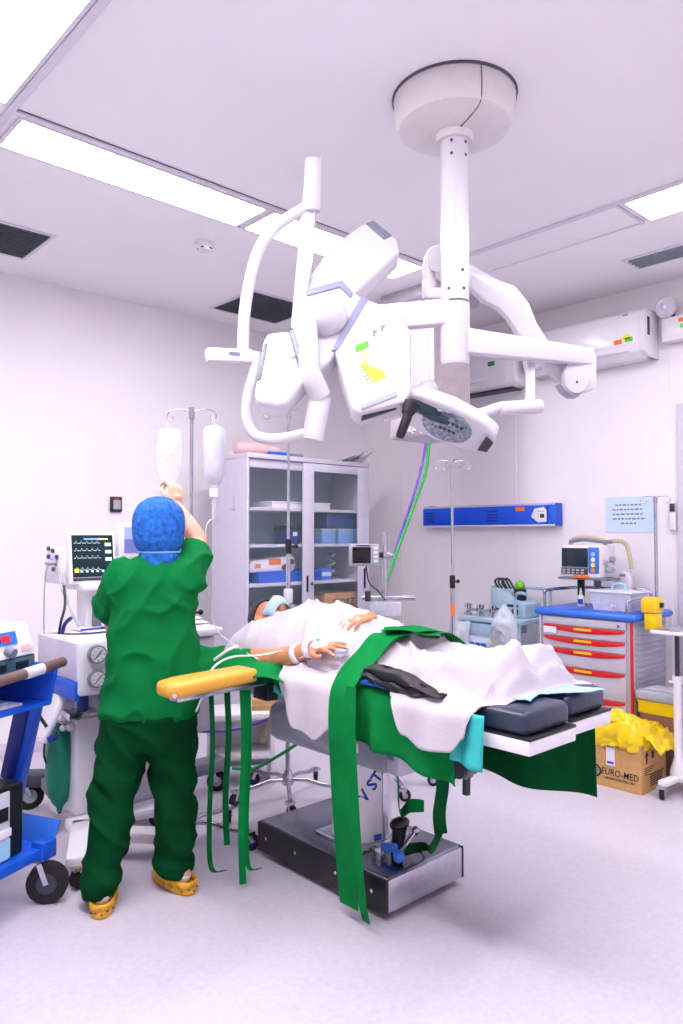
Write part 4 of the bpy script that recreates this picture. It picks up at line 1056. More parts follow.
t, w_, dp, h_, b = cbox('dark_box', 327, 358, SH[2]+.12, .13, .2, mat('slate_blue', (52, 74, 110), .5), 'slate blue carton standing on clear bins behind the right door', 'box')
MB().mm((-w_/2, -dp/2-.002, .05), (w_/2, -dp/2, .07)).build('tape', inkb_m, t)
for px0, px1 in ((322, 336), (339, 357)):
    t, w_, dp, h_, b = cbox('clear_bin', px0, px1, SH[2], .115, .22, mat('bin_blue_grey', (120, 160, 214), .35), ('small' if px0 < 330 else 'wide')+' blue-grey bin behind the right cabinet door', 'bin')
    MB().mm((-w_/2-.004, -dp/2-.004, .1), (w_/2+.004, dp/2+.004, .118), .003).build('rim', greyp_m, t)
# white device with orange labels on a blue tray
t, w_, dp, h_, b = cbox('blue_tray', 259, 318, SH[1], .075, .28, blue_m, 'bright blue tray on the third cabinet shelf under a white pump', 'tray')
MB().mm((-w_/2-.006, -dp/2-.006, .065), (w_/2+.006, dp/2+.006, .078), .003).build('rim', blue_m, t)
t = thing('syringe_pump', 'white syringe pump with orange labels lying on the blue tray', 'pump', (onv(271, 540, CV+.1).x, CV+.2, SH[1]+.079), .03, 'things kept in the glass cabinet')
MB().prism([(-.19, -.1, .0), (.22, -.1, .0), (.24, -.1, .05), (.22, -.1, .115), (-.17, -.1, .085), (-.2, -.1, .05)], (0, .2, 0), .012).build('body', whitep_m, t)
MB().mm((-.15, -.103, .03), (-.1, -.099, .06)).build('label', mat('label_salmon', (240, 130, 90), .6), t)
MB().mm((-.02, -.103, .05), (.09, -.099, .095)).build('label', orange_m, t)
for x, z in ((.15, .045), (.19, .07), (.12, .03)): MB().cyl((x, -.1, z), (x, -.115, z), .02, seg=14).build('knob', dgrey_m, t)
t, w_, dp, h_, b = cbox('blue_pack', 322, 331, SH[1], .09, .2, trayblue_m, 'small blue packet behind the door beside the tray', 'packet')
MB().mm((-w_/2, -dp/2-.002, .03), (w_/2, -dp/2, .06)).build('label', paperb_m, t)
t = thing('spiral_tube', 'coiled pale tube standing on the third cabinet shelf', 'tube', (CU+CX(343), CV+.15, SH[1]), 0, 'things kept in the glass cabinet')
MB().tube([(.035*math.cos(k*.8), .035*math.sin(k*.8), .012+.008*k) for k in range(26)], .007, 8, 3).build('coil', greyp_m, t)
MB().cyl((0, 0, 0), (0, 0, .012), .045, seg=18).build('foot', mgrey_m, t)
# packs and carton on the fourth shelf
random.seed(3)
for k, (px, w_, m, lab) in enumerate(((258, .15, frost_m, 'clear plastic wrapped pack at the left end of the lowest open shelf'), (272, .15, pblue_m, 'pale blue sterile pack on the lowest open shelf'), (289, .16, frost_m, 'crinkled clear pack beside the pale blue one'), (306, .15, ltblue_m, 'grey-blue sterile pack next to the carton'))):
    c = cpos(px, .15, SH[0])
    mb = MB().grid(lambda i, j: (c.x+(i-.5)*w_, c.y+(j-.5)*.22, SH[0]+.03+.09*math.sin(PI*i)**.6*math.sin(PI*j)**.6*(1+.5*nz((i*4, j*4, k*3)))), 14, 12)
    mb.grid(lambda i, j: (c.x+(i-.5)*w_, c.y+(j-.5)*.22, SH[0]+.03-.029*math.sin(PI*i)**.5*math.sin(PI*j)**.5), 14, 12)
    tag(mb.build('sterile_pack', m, None, True, 60), lab, 'pack', 'things kept in the glass cabinet')
t, w_, dp, h_, b = cbox('carton', 325, 356, SH[0], .19, .26, cardd_m, 'brown carton printed in capitals behind the right cabinet door', 'carton', y=.06)
lettering('STORZ', .075, ink_m, t, Matrix.Translation((.03, -dp/2-.001, .115)) @ FRONT)
MB().mm((-.07, -dp/2-.0015, .075), (.13, -dp/2, .080)).build('print_line', ink_m, t)
MB().mm((-w_/2, -dp/2-.001, h_-.012), (w_/2, dp/2, h_+.001)).build('flap', cardd_m, t)
# on top of the cabinet
c = cpos(251, .14, CHt)
tag(MB().tubev(cm([c+Vector((-.12, .05, .05)), c+Vector((0, .02, .052)), c+Vector((.16, -.02, .04)), c+Vector((.24, -.04, .03))], 6), [.03]+[.05]*8+[.042]*6+[.03]*3+[.02], 14).build('bandage_roll', pink_m, None, True), 'pinkish cloth roll lying on top of the cabinet', 'cloth roll')
c = cpos(283, .06, CHt)
t = thing('blue_tool', 'blue plastic tool lying on the cabinet top', 'tool', tuple(c), -.1)
MB().mm((-.13, -.02, 0), (.06, .02, .03), .008).build('handle', blue_m, t); MB().prism([(.06, -.015, .005), (.16, -.03, .005), (.18, 0, .005), (.16, .03, .005), (.06, .015, .005)], (0, 0, .02), .003).build('blade', mgrey_m, t)
for k, (px, yy, m) in enumerate(((338, .12, paper_m), (347, .1, paperb_m), (356, .16, paper_m))):
    c = cpos(px, yy, CHt); 
    o = MB().grid(lambda i, j: (c.x+(i-.5)*.26+.05*j, c.y+(j-.5)*.2, CHt+.006+.012*k+.10*max(0, i-.3)*(1+k*.3)*(1-j)+.012*nz((i*3, j*3, k))**2), 10, 8).build('paper_sheet', m, None, True, 60, .002)
    tag(o, ('curled white paper', 'pale blue leaflet', 'loose white leaflet')[k]+' on the cabinet top', 'paper', 'papers on the cabinet')

# ================================================================ drip stands
def iv_stand(u, v, top, label, hooks_rot=0., nleg=5, rot=0., hooks=.105, arms=2, mid=.9, orange=False, rub=False):
    t = thing('drip_stand', label, 'drip stand', (u, v, 0), 0, 'drip stands around the table')
    MB().lathe([(.03, .075), (.036, .09), (.03, .125), (.018, .15)], None, 18).build('hub', steel_m, t)
    for k in range(nleg):
        a = rot+2*PI*k/nleg; c, s_ = math.cos(a), math.sin(a)
        lg = MB().tube([(0, 0, .1), (.1*c, .1*s_, .105), (.2*c, .2*s_, .085), (.29*c, .29*s_, .085)], .011, 10).build('leg', steel_m, t)
        caster(t, .29*c, .29*s_, .035, .085, .02, rubber_m, dblue_m, a+.6)
    MB().cyl((0, 0, .12), (0, 0, mid), .0125, seg=14).build('lower_pole', steel_m, t)
    MB().cyl((0, 0, mid-.03), (0, 0, mid+.05), .018, seg=14, bev=.003).cyl((0, 0, mid+.01), (.05, 0, mid+.01), .006, seg=8).ball((.055, 0, mid+.01), .013, 10).build('clamp_knob', black_m, t)
    MB().cyl((0, 0, mid), (0, 0, top), .0085, seg=12).build('upper_pole', steel_m, t)
    MB().cyl((0, 0, top-.045), (0, 0, top+.01), .014, seg=12).build('hook_block', steel_m, t)
    for k in range(arms*2):
        a = hooks_rot+PI*k/arms*1.0 if arms > 1 else hooks_rot+PI*k
        c, s_ = math.cos(a), math.sin(a); q = hooks
        MB().tube([(0, 0, top-.01), (q*.6*c, q*.6*s_, top), (q*c, q*s_, top-.005), (q*1.22*c, q*1.22*s_, top-.02), (q*1.2*c, q*1.2*s_, top-.045), (q*1.02*c, q*1.02*s_, top-.05), (q*.95*c, q*.95*s_, top-.03)], .0035, 8).build('hook', steel_m, t)
    if orange: MB().cyl((0, 0, orange), (0, 0, orange+.07), .0135, seg=12).build('marker_tape', orange_m, t)
    return t
ra = math.atan2(RGT.y, RGT.x)
P = W(190, 700, 3.45); T = W(189, 408, 3.45).z
iv_stand(P.x, P.y, T, 'steel drip stand carrying the two infusion containers by the reaching person', ra+.0, 5, .3, .092, 1, 1.05)
IVL = Vector((P.x, P.y, 0))
P2 = W(288, 700, 4.05); T2 = W(288, 408, 4.05).z
s2 = iv_stand(P2.x, P2.y, T2, 'steel drip stand in front of the glass cabinet', ra, 5, -2.2, .11, 1, 1.35)
MB().mm((-.02, -.02, 1.05), (.02, .02, 1.13), .008).build('grip_block', whitep_m, s2)
P3 = W(453, 700, 4.65); T3 = W(451, 460, 4.65).z
iv_stand(P3.x, P3.y, T3, 'empty drip stand before the blue wall unit, with orange tape', ra+.25, 5, 0, .1, 2, 1.12, .92)
# containers hanging from the left stand
def hookpt(sx): return IVL+RGT*(.105*sx)+Vector((0, 0, T-.05))
cR = hookpt(1)
ib = thing('infusion_bottle', 'frosted infusion bottle hanging upside down, full', 'infusion bottle', (cR.x, cR.y, cR.z-.37))
MB().lathe([(.010, .02), (.018, .03), (.018, .065), (.03, .075), (.052, .125), (.052, .315), (.045, .335), (.02, .343)], None, 26).build('bottle', frost_m, ib)
MB().lathe([(.044, .13), (.044, .29)], None, 22).build('fluid', mat('iv_fluid', (226, 228, 240), .2), ib)
MB().lathe([(.02, .01), (.021, .045), (.018, .05)], None, 16).build('cap', whitep_m, ib)
MB().tube([(0, 0, .34), (.012, 0, .36), (0, 0, .375), (-.012, 0, .36), (0, 0, .342)], .002, 6).build('hanger_loop', whitep_m, ib)
MB().lathe([(.007, -.09), (.009, -.08), (.009, -.01), (.005, .012)], None, 12).build('drip_chamber', frost_m, ib)
cL = hookpt(-1)
il = thing('infusion_bag', 'clear infusion bag with drip chamber above the reaching hand', 'infusion bag', (cL.x, cL.y, cL.z-.40))
R = []
for z, rx, ry in ((.075, .012, .01), (.10, .03, .02), (.15, .055, .03), (.22, .064, .034), (.30, .062, .028), (.345, .052, .014), (.36, .045, .006)):
    R.append([(z and (rx*math.cos(a))*RGT.x-ry*math.sin(a)*RGT.y, rx*math.cos(a)*RGT.y+ry*math.sin(a)*RGT.x, z) for a in [2*PI*k/24 for k in range(24)]])
MB().loft(R).build('bag', bagclr_m, il)
MB().box((0, 0, .29), (.055, .006, .10), Matrix.Rotation(ra, 3, 'Z'), .002).build('label', paper_m, il)
MB().lathe([(.012, .04), (.013, .07), (.009, .08)], None, 14).build('port', whitep_m, il)
MB().lathe([(.006, -.045), (.010, -.035), (.010, .03), (.006, .045)], None, 14).build('drip_chamber', frost_m, il)
MB().tube([(0, 0, .36), (.01, 0, .38), (0, 0, .395), (-.01, 0, .38), (0, 0, .362)], .002, 6).build('hanger_loop', whitep_m, il)
# infusion lines and cable to the patient
b0 = cR-Vector((0, 0, .46))
tag(MB().tube([b0, W(206, 530, 3.44), W(209, 590, 3.42), W(216, 628, 3.40), W(238, 647, 3.33), W(262, 660, 3.18), W(290, 660, 3.06), W(316, 652, 2.97)], .0025, 6).build('infusion_line', tube_m, None, True), 'thin clear infusion line running from the frosted bottle to the taped hand', 'tube')
tag(MB().tube([W(196, 712, 2.93), W(205, 690, 2.96), W(213, 668, 2.98), W(232, 657, 3.05), W(262, 655, 3.12), W(296, 647, 3.06), W(322, 636, 3.02)], .004, 6).build('sensor_cable', whitep_m, None, True), 'white sensor cable crossing the green drape to the finger clip', 'cable')
tag(MB().tube([W(214, 660, 3.1), W(228, 650, 3.1), W(238, 646, 3.12)], .006, 8).build('tape_loop', paper_m, None, True), 'short white tape loop holding lines on the green drape', 'tape')

# ================================================================ anaesthesia machine
AU, AV = 1.41, 3.24
am = thing('anaesthesia_machine', 'white anaesthesia machine with gauges, blue trim and green breathing bag', 'anaesthesia machine', (AU, AV, 0))
MB().mm((0, 0, .70), (.50, .50, .95), .018, 3).build('worktop_body', whitep_m, am)
MB().mm((.48, .03, .905), (.78, .47, .945), .01).build('side_tray', white_m, am)
MB().mm((.60, .05, .42), (.74, .45, .90), .012).build('vaporizer_block', lgrey_m, am)
MB().mm((-.012, .02, .68), (.012, .49, .765), .004).build('blue_trim', blue_m, am)
MB().mm((-.006, .03, .775), (.004, .47, .935), .003).build('side_panel', lgrey_m, am)
def gauge(x, z, r):
    g = MB().cyl((x, .004, z), (x, -.025, z), r, seg=26, bev=.004).build('gauge', mgrey_m, am)
    MB().cyl((x, -.022, z), (x, -.027, z), r*.82, seg=24).build('dial', whitep_m, g)
    MB().box((x, -.029, z), (.003, .002, r*1.1), Matrix.Rotation(.7, 3, 'Y')).build('needle', ink_m, g)
    for k in range(8):
        a = k*PI/4; MB().box((x+r*.65*math.cos(a), -.0285, z+r*.65*math.sin(a)), (.004, .001, .004)).build('tick', ink_m, g)
gauge(.075, .885, .042); gauge(.075, .775, .04)
# uprights, bellows canister, base
MB().mm((.06, .16, .12), (.17, .3, .70), .008).build('upright', whitep_m, am)
MB().mm((.20, .12, .12), (.62, .44, .70), .01).build('cabinet_body', lgrey_m, am)
MB().cyl((.20, .04, .30), (.20, .04, .62), .05, seg=24, bev=.01).build('absorber', greyp_m, am)
MB().cyl((.20, .04, .62), (.20, .04, .70), .03, .045, seg=20).build('absorber_cap', whitep_m, am)
MB().mm((-.02, .06, .585), (.12, .16, .62), .006).build('bracket', steel_m, am)
MB().cyl((.06, .1, .62), (.06, .1, .70), .026, seg=16).build('blue_valve', dblue_m, am)
for a, b in (((.03, .0, .10), (.34, -.30, .09)), ((.0, .12, .10), (.55, .02, .10)), ((.05, .4, .1), (.75, .4, .1))):
    MB().beam(a, b, .10, .05, .015).build('base_leg', white_m, am)
MB().beam((.62, .32, .15), (.98, .32, .15), .13, .07, .02).build('rear_foot', mgrey_m, am)
caster(am, .92, .33, .055, .13, .035, rubber_m, greyp_m, ra)
MB().beam((.2, .62, .16), (-.02, .80, .16), .12, .07, .02).build('rear_foot', dgrey_m, am)
caster(am, .04, .75, .07, .14, .045, rubber_m, greyp_m, ra+.5)
MB().beam((.1, .45, .15), (.14, .68, .15), .1, .06, .01).build('base_leg', mgrey_m, am)
pw = onz(77, 889, 0); pl_ = (pw.x-AU, pw.y-AV)
caster(am, pl_[0], pl_[1], .042, .09, .035, rubber_m, dgrey_m, .4)
MB().beam((pl_[0], pl_[1], .105), (.06, .1, .105), .09, .04, .01).build('base_leg', white_m, am)
# breathing circuit
bagc = W(60, 765, 3.52); bl = bagc-Vector((AU, AV, 0))
R = []
for z, r in ((.21, .02), (.19, .035), (.15, .06), (.08, .066), (-.05, .064), (-.12, .055), (-.17, .035), (-.195, .015), (-.215, .012)):
    R.append([(bl.x+r*math.cos(a)*(1+.06*math.sin(3*a+z*9)), bl.y+r*.8*math.sin(a), bl.z+z) for a in [2*PI*k/20 for k in range(20)]])
bg = MB().loft(R).build('breathing_bag', bagg_m, am)
MB().cyl((bl.x, bl.y, bl.z-.225), (bl.x, bl.y, bl.z-.20), .009, seg=8).build('bag_tip', dgrey_m, bg)
def AL(px, py, d): return W(px, py, d)-Vector((AU, AV, 0))
MB().tube([AL(62, 722, 3.5), AL(66, 712, 3.5), AL(70, 700, 3.5)], .024, 14).build('bag_neck', whitep_m, am)
MB().tubev(cm([AL(42, 742, 3.42), AL(50, 726, 3.44), AL(60, 705, 3.46), AL(66, 690, 3.5)], 10), [.02+.003*(k % 2) for k in range(31)], 12).build('corrugated_hose', whitep_m, am)
MB().tube([AL(64, 682, 3.5), AL(48, 681, 3.48), AL(38, 692, 3.46), AL(38, 712, 3.44), AL(47, 727, 3.42)], .008, 8).build('rubber_hose', black_m, am)
MB().cyl(AL(49, 740, 3.42), AL(57, 736, 3.42), .016, seg=12).build('connector', dblue_m, am)
MB().cyl(AL(55, 718, 3.46), AL(72, 716, 3.46), .02, seg=12).ball(AL(63, 728, 3.46), .016, 10).ball(AL(70, 727, 3.47), .02, 10).build('valve_block', whitep_m, am)
MB().tube([AL(45, 740, 3.42), AL(44, 755, 3.45), AL(47, 766, 3.5)], .005, 6).build('drain_line', black_m, am)
MB().tube([AL(62, 690, 3.5), AL(62, 670, 3.5), AL(61, 655, 3.5)], .004, 6).build('cable', black_m, am)
# post and monitors
MB().mm((.16, .30, .95), (.42, .42, 1.156), .012).build('monitor_post', whitep_m, am)
MB().mm((.19, .285, .97), (.235, .302, 1.12), .004).build('post_slot', mgrey_m, am)
MB().mm((.10, .20, 1.155), (.42, .46, 1.185), .006).build('monitor_shelf', whitep_m, am)
MV = AV+.24
a_ = onv(72, 575, MV); b_2 = onv(112, 575, MV); tz = onv(70, 532, MV).z
mw_ = b_2.x-a_.x+.02; mh = tz-a_.z+.02
pm_ = thing('patient_monitor', 'patient monitor with dark screen and traces on the anaesthesia machine', 'monitor', (a_.x-.01, MV, 1.185))
MB().prism([(0, 0, 0), (mw_+.02, 0, 0), (mw_+.015, .035, mh+.03), (0.005, .035, mh+.03)], (0, .045, 0), .008).build('bezel', whitep_m, pm_)
def MSc(x, z, o=0): return Vector((x*mw_+.01, .035*z*mh/(mh+.03)+.002-o, z*mh+.012))
def mquad(x0_, z0_, x1_, z1_, m, name, o, par):
    return MB().prism([MSc(x0_, z0_, o), MSc(x1_, z0_, o), MSc(x1_, z1_, o), MSc(x0_, z1_, o)], (0, .003, 0)).build(name, m, par)
sc_ = mquad(.03, .1, .97, 1.0, screen_m, 'screen', .004, pm_)
mquad(.03, .02, .97, .08, dgrey_m, 'control_strip', .004, pm_)
for z_, m in ((.82, trace_m), (.66, trace_m), (.5, trace_m), (.25, trace_m)):
    mb = MB(); n = 40
    for k in range(n):
        x_ = .07+.6*k/n; zz = z_+(.05 if k % 8 == 3 else (.02 if k % 8 in (2, 4) else 0))
        mb.prism([MSc(x_, zz, .006), MSc(x_+.6/n, zz, .006), MSc(x_+.6/n, zz+.008, .006), MSc(x_, zz+.008, .006)], (0, .001, 0))
    mb.build('trace', m, sc_)
mquad(.3, .9, .8, .93, traceb_m, 'readout', .006, sc_); mquad(.62, .9, .85, .925, tracey_m, 'readout', .007, sc_)
mquad(.07, .2, .16, .28, tracey_m, 'readout', .006, sc_)
for z_ in (.76, .6, .44): mquad(.78, z_, .92, z_+.07, trace_m, 'readout', .006, sc_)
for k in range(6): mquad(.2+k*.12, .2, .25+k*.12, .24, trace_m, 'readout', .006, sc_)
md = MB().prism([(-.02, .06, -.0), (-.02, .06, mh*.78), (.04, .06, mh*.8), (.04, .06, 0)], (0, .20, 0), .012).build('module_rack', whitep_m, pm_)
for y_, z_, m in ((.10, .13, dblue_m), (.15, .16, dgrey_m), (.11, .10, red_m), (.16, .11, inkg_m), (.14, .07, mgrey_m), (.20, .13, dblue_m), (.2, .17, dgrey_m)):
    MB().cyl((-.02, y_, z_), (-.03, y_, z_), .011, seg=12).build('socket', m, md)
def cable(pts, r=.004, m=greyp_m, name='cable', par=None): return MB().tube(pts, r, 6).build(name, m, par or pm_, True)
cable([W(56, 563, 3.62), W(48, 566, 3.6), W(45, 580, 3.6), W(44, 610, 3.6), W(44, 634, 3.6)])
cable([W(56, 563, 3.62), W(62, 590, 3.5), W(72, 612, 3.45), W(80, 626, 3.4)])
cable([W(62, 568, 3.6), W(66, 592, 3.5), W(72, 615, 3.44), W(79, 627, 3.38)])
cable([W(64, 585, 3.5), W(65, 605, 3.45), W(61, 622, 3.42), W(59, 634, 3.42)], .006, black_m)
cable([W(71, 618, 3.36), W(65, 624, 3.38), W(62, 634, 3.38)], .009, dblue_m)
cable([W(46, 562, 3.6), W(52, 563, 3.6), W(57, 562, 3.6)], .014, greyp_m, 'plug')
# ventilator screen behind the head
VV = AV+.3; va = onv(119, 556, VV); vb = onv(143, 556, VV)
vs = thing('ventilator_screen', 'pale ventilator screen partly hidden by the blue cap', 'monitor', (va.x, VV, .95))
hz_ = onv(120, 523, VV).z-.95; lz_ = onv(120, 557, VV).z-.95
MB().mm((0, 0, lz_), (.26, .05, hz_), .008).build('bezel', whitep_m, vs)
MB().mm((.028, -.003, lz_+.02), (.235, .002, hz_-.02)).build('screen', screenl_m, vs)
MB().mm((.028, -.005, lz_+.02), (.235, -.001, lz_+.09)).build('lower_readout', mat('screen_violet', (112, 120, 190), .3), vs)
MB().mm((.1, .05, 0), (.16, .09, lz_+.1), .006).build('post', whitep_m, vs)
MB().mm((-.05, .03, lz_), (0, .07, lz_+.06), .006).build('side_arm', whitep_m, vs)
# papers and pen on the worktop
for k, (px, d, rz) in enumerate(((78, 3.42, .3), (92, 3.46, -.1), (100, 3.4, .15))):
    c = onz(px, 632, .952); 
    o = MB().grid(lambda i, j: (c.x+((i-.5)*.21*math.cos(rz)-(j-.5)*.15*math.sin(rz)), c.y+((i-.5)*.21*math.sin(rz)+(j-.5)*.15*math.cos(rz))+.03, .954+k*.004+.012*abs(i-.5)*(k == 0)+.006*j*k), 6, 6).build('paper_sheet', paper_m, None, True, 60, .0015)
    tag(o, ('white sheet curling over the edge of the anaesthesia machine top', 'white form under the pen on the anaesthesia machine top', 'white sheet tucked behind the scrubs on the machine top')[k], 'paper', 'papers on the anaesthesia machine')
c = onz(92, 630, .968); t = thing('pen', 'blue pen lying on the papers of the anaesthesia machine', 'pen', tuple(c), .15)
MB().cyl((-.06, 0, .005), (.05, 0, .005), .005, seg=10).build('barrel', inkb_m, t); MB().cyl((.05, 0, .005), (.07, 0, .005), .006, seg=10).build('cap', ink_m, t)
for k in range(3):
    c = Vector((AU+.66, AV+.15+.06*k, .947+.012*k))
    o = MB().grid(lambda i, j: (c.x+(i-.5)*.2, c.y+(j-.5)*.16, c.z+.012*j+.004*k), 4, 4).build('paper_sheet', paper_m, None, True, 60, .0015)
    tag(o, ('bottom', 'middle', 'top')[k]+' sheet of the paper pile on the side tray', 'paper', 'papers on the side tray')

# ================================================================ electrosurgery cart at the left edge
EC = onz(40, 903, 0); EU, EV = EC.x, EC.y; ER = .42
EM = Matrix.Translation((EU, EV, 0)) @ Matrix.Rotation(ER, 4, 'Z'); EMI = EM.inverted()
ec = thing('equipment_cart', 'blue steel equipment cart with brown handle and black casters', 'cart', (EU, EV, 0), ER)
MB().mm((-.60, -.02, .175), (.03, .36, .215), .008).build('bottom_tray', blue_m, ec)
MB().prism([(.03, -.02, .18), (.03, .36, .18), (.085, .36, .29), (.085, -.02, .29)], (-.006, 0, .003), .001).build('tray_lip', trayblue_m, ec)
MB().mm((-.02, -.03, .165), (.055, .03, .235), .006).build('corner_block', blue_m, ec)
caster(ec, 0.0, 0.0, .078, .17, .04, rubber_m, dgrey_m, ra+.15-ER)
caster(ec, -.52, 0, .078, .17, .04, rubber_m, dgrey_m, 2.); caster(ec, 0.0, .33, .078, .17, .04, rubber_m, dgrey_m, .7); caster(ec, -.52, .33, .078, .17, .04, rubber_m, dgrey_m, 1.)
def EL(px, py, d): return EMI @ W(px, py, d)
MB().beam(EL(35, 690, 3.1), EL(8, 815, 3.1), .06, .075, .006).build('slanted_post', blue_m, ec)
MB().beam(EL(27, 692, 3.08), EL(1, 815, 3.08), .04, .06, .004).build('post_inner', dblue_m, ec)
zt = EL(60, 664, 2.98).z
MB().mm((-.60, .0, zt-.155), (.04, .38, zt-.14), .004).build('drawer_floor', blue_m, ec)
MB().mm((-.60, .0, zt-.03), (.06, .38, zt-.015), .004).build('top_shelf', blue_m, ec)
MB().prism([(.035, 0, zt-.155), (.035, .38, zt-.155), (.075, .38, zt), (.075, 0, zt)], (.012, 0, 0), .003).build('end_panel', blue_m, ec)
MB().mm((-.60, .36, zt-.15), (.05, .38, zt), .003).build('rear_panel', dblue_m, ec)
hd_ = MB().tube([(-.6, -.05, zt-.03), (-.3, -.05, zt-.01), (-.05, -.045, zt+.005), (.07, -.035, zt+.012)], .02, 12).build('handle', mat('handle_brown', (110, 84, 82), .6, var=.2, scale=8), ec)
MB().tubev([(-.14, -.049, zt-.001), (-.05, -.045, zt+.005)], .0215, 12).build('worn_wrap', lgrey_m, hd_)
eu_ = thing('electrosurgical_unit', 'white electrosurgical unit with red readout and dial on the blue cart', 'medical device', tuple(EM @ Vector((-.185, .14, zt-.014))), ER+.12)
MB().mm((-.32, -.10, .0), (.20, .2, .06), .008).build('base', mat('unit_teal_grey', (70, 100, 110), .4), eu_)
MB().prism([(-.32, -.105, .06), (.20, -.105, .06), (.185, -.07, .185), (-.305, -.07, .185)], (0, .26, 0), .01).build('body', whitep_m, eu_)
fr_ = Matrix.Rotation(-.27, 3, 'X')
def EQ(x, z): return Vector((x, -.105+.035*(z-.06)/.125-.002, z))
MB().box(EQ(.04, .135), (.13, .004, .05), fr_).build('display_frame', trayblue_m, eu_)
MB().box(EQ(.045, .135)+Vector((0, -.002, 0)), (.045, .004, .025), fr_).build('red_readout', led_m, eu_)
MB().box(EQ(.0, .135)+Vector((0, -.002, 0)), (.035, .004, .022), fr_).build('dark_readout', black_m, eu_)
MB().cyl(EQ(.045, .09), EQ(.045, .09)+Vector((0, -.03, -.008)), .022, .018, seg=18).build('dial', mgrey_m, eu_)
MB().box(EQ(.145, .09), (.05, .003, .02), fr_).build('print_mark', mat('print_pink', (240, 180, 190), .6), eu_)
for x in (-.0, .12): MB().mm((x-.03, -.104, .015), (x+.035, -.099, .042)).build('socket_slot', black_m, eu_)
MB().mm((-.3, .0, .186), (.1, .18, .20), .005).build('top_pad', pblue_m, eu_)
for k in range(2):
    o = MB().mm((-.25, -.11+.02*k, 0), (.19-.05*k, .11, .009), .002).build('folder', (paper_m, ltblue_m)[k]); o.location = EM @ Vector((-.25, .15, zt-.139+.011*k)); o.rotation_euler = (0, 0, ER)
    tag(o, ('white paper folder', 'pale blue folder')[k]+' lying in the drawer of the blue cart', 'folder', 'folders in the cart drawer')
bc = thing('black_case', 'black equipment case with silver clasp strap on the blue cart tray', 'case', tuple(EM @ Vector((-.29, .12, .216))), ER)
MB().mm((-.30, -.10, 0), (.225, .2, .27), .014, 3).build('shell', black_m, bc)
MB().mm((.09, -.108, .005), (.15, -.099, .255), .003).build('strap', lgrey_m, bc); MB().mm((.085, -.114, .09), (.155, -.104, .12), .004).build('clasp', white_m, bc)
MB().mm((.095, -.1115, .15), (.14, -.107, .2)).build('label', black_m, bc); MB().mm((-.1, -.02, .27), (.2, .14, .278), .003).build('top_plate', mgrey_m, bc)
MB().mm((.1, -.111, .01), (.15, -.107, .08)).build('lower_label', pblue_m, bc)

# ================================================================ crash cart and its load
KU, KV = 4.33, 2.43
kc = thing('crash_cart', 'grey crash cart with red-lipped drawers and blue top', 'cart', (KU, KV, 0), -PI/2)
kw = .315; kgrey = mat('cart_grey', (196, 194, 206), .42, var=.02)
MB().mm((-kw, .0, .12), (kw, .46, .90), .008).build('body', kgrey, kc)
MB().mm((-kw-.035, -.03, .90), (kw+.035, .50, .945), .02, 3).build('top_tray', trayblue_m, kc)
MB().mm((-kw-.01, 0, .945), (kw+.01, .46, .947)).build('tray_mat', blue_m, kc)
dz = [(.845, .895, 0), (.772, .842, 1), (.700, .769, 1), (.585, .697, 1), (.415, .582, 1), (.20, .412, 1)]
for z0, z1, red in dz:
    dr = MB().mm((-kw+.03, -.018, z0), (kw-.035, .0, z1), .005).build('drawer', kgrey, kc)
    if red:
        n = 12; pts = [(-kw+.035+(2*kw-.075)*k/n, -.024, z1-.012-.026*math.sin(PI*k/n)**.6) for k in range(n+1)]
        MB().prism(pts+[(kw-.04, -.024, z1-.001), (-kw+.035, -.024, z1-.001)], (0, .012, 0), .002).tri().build('red_lip', red_m, dr)
        MB().mm((-.06, -.027, z1-.022), (.06, -.0235, z1-.008)).build('drawer_label', ybox_m, dr)
    else: MB().cyl((kw-.08, -.018, (z0+z1)/2), (kw-.08, -.024, (z0+z1)/2), .007, seg=10).build('lock', dgrey_m, dr)
MB().mm((-kw+.04, -.027, .79), (-kw+.13, -.0235, .83)).build('note_card', paper_m, kc)
MB().mm((kw-.012, -.012, .14), (kw+.004, .006, .895), .004).build('red_stripe', red_m, kc)
MB().mm((-kw-.004, -.012, .14), (-kw+.012, .006, .895), .004).build('corner_strip', kgrey, kc)
sp_ = MB()
for k in range(22): sp_.mm((kw, .03, .16+k*.033), (kw+.006, .44, .16+k*.033+.024), .002)
sp_.build('ribbed_side', mat('cart_side', (160, 166, 180), .45), kc)
for x in (-kw+.05, kw-.05):
    for y in (.05, .41): caster(kc, x, y, .05, .12, .025)
def kr(pts): MB().tube(pts, .011, 10).build('hand_rail', steel_m, kc)
kr([(-kw+.02, .02, .945), (-kw+.02, .02, 1.03), (-kw+.03, .05, 1.06), (-kw+.06, .44, 1.06), (-.1, .46, 1.06), (.2, .46, 1.06), (.2, .46, .95)])
kr([(kw-.03, .0, .945), (kw-.03, .0, 1.01), (kw-.02, .03, 1.03), (kw-.02, .2, 1.03), (kw-.02, .22, .95)])
pz = onu(655, 497, KU+.48); 
pole = MB().cyl((.25, .47, .6), (.25, .47, pz.z), .011, seg=12).build('drip_pole', steel_m, kc)
for k in range(4):
    a = k*PI/2+.3; c, s_ = math.cos(a), math.sin(a)
    MB().tube([(.25, .47, pz.z), (.25+.06*c, .47+.06*s_, pz.z+.004), (.25+.09*c, .47+.09*s_, pz.z-.01), (.25+.085*c, .47+.085*s_, pz.z-.035), (.25+.06*c, .47+.06*s_, pz.z-.04), (.25+.05*c, .47+.05*s_, pz.z-.025)], .003, 6).build('hook', steel_m, pole)
MB().mm((-.305, .20, 1.125), (.04, .44, 1.14), .004).build('monitor_shelf', mgrey_m, kc)
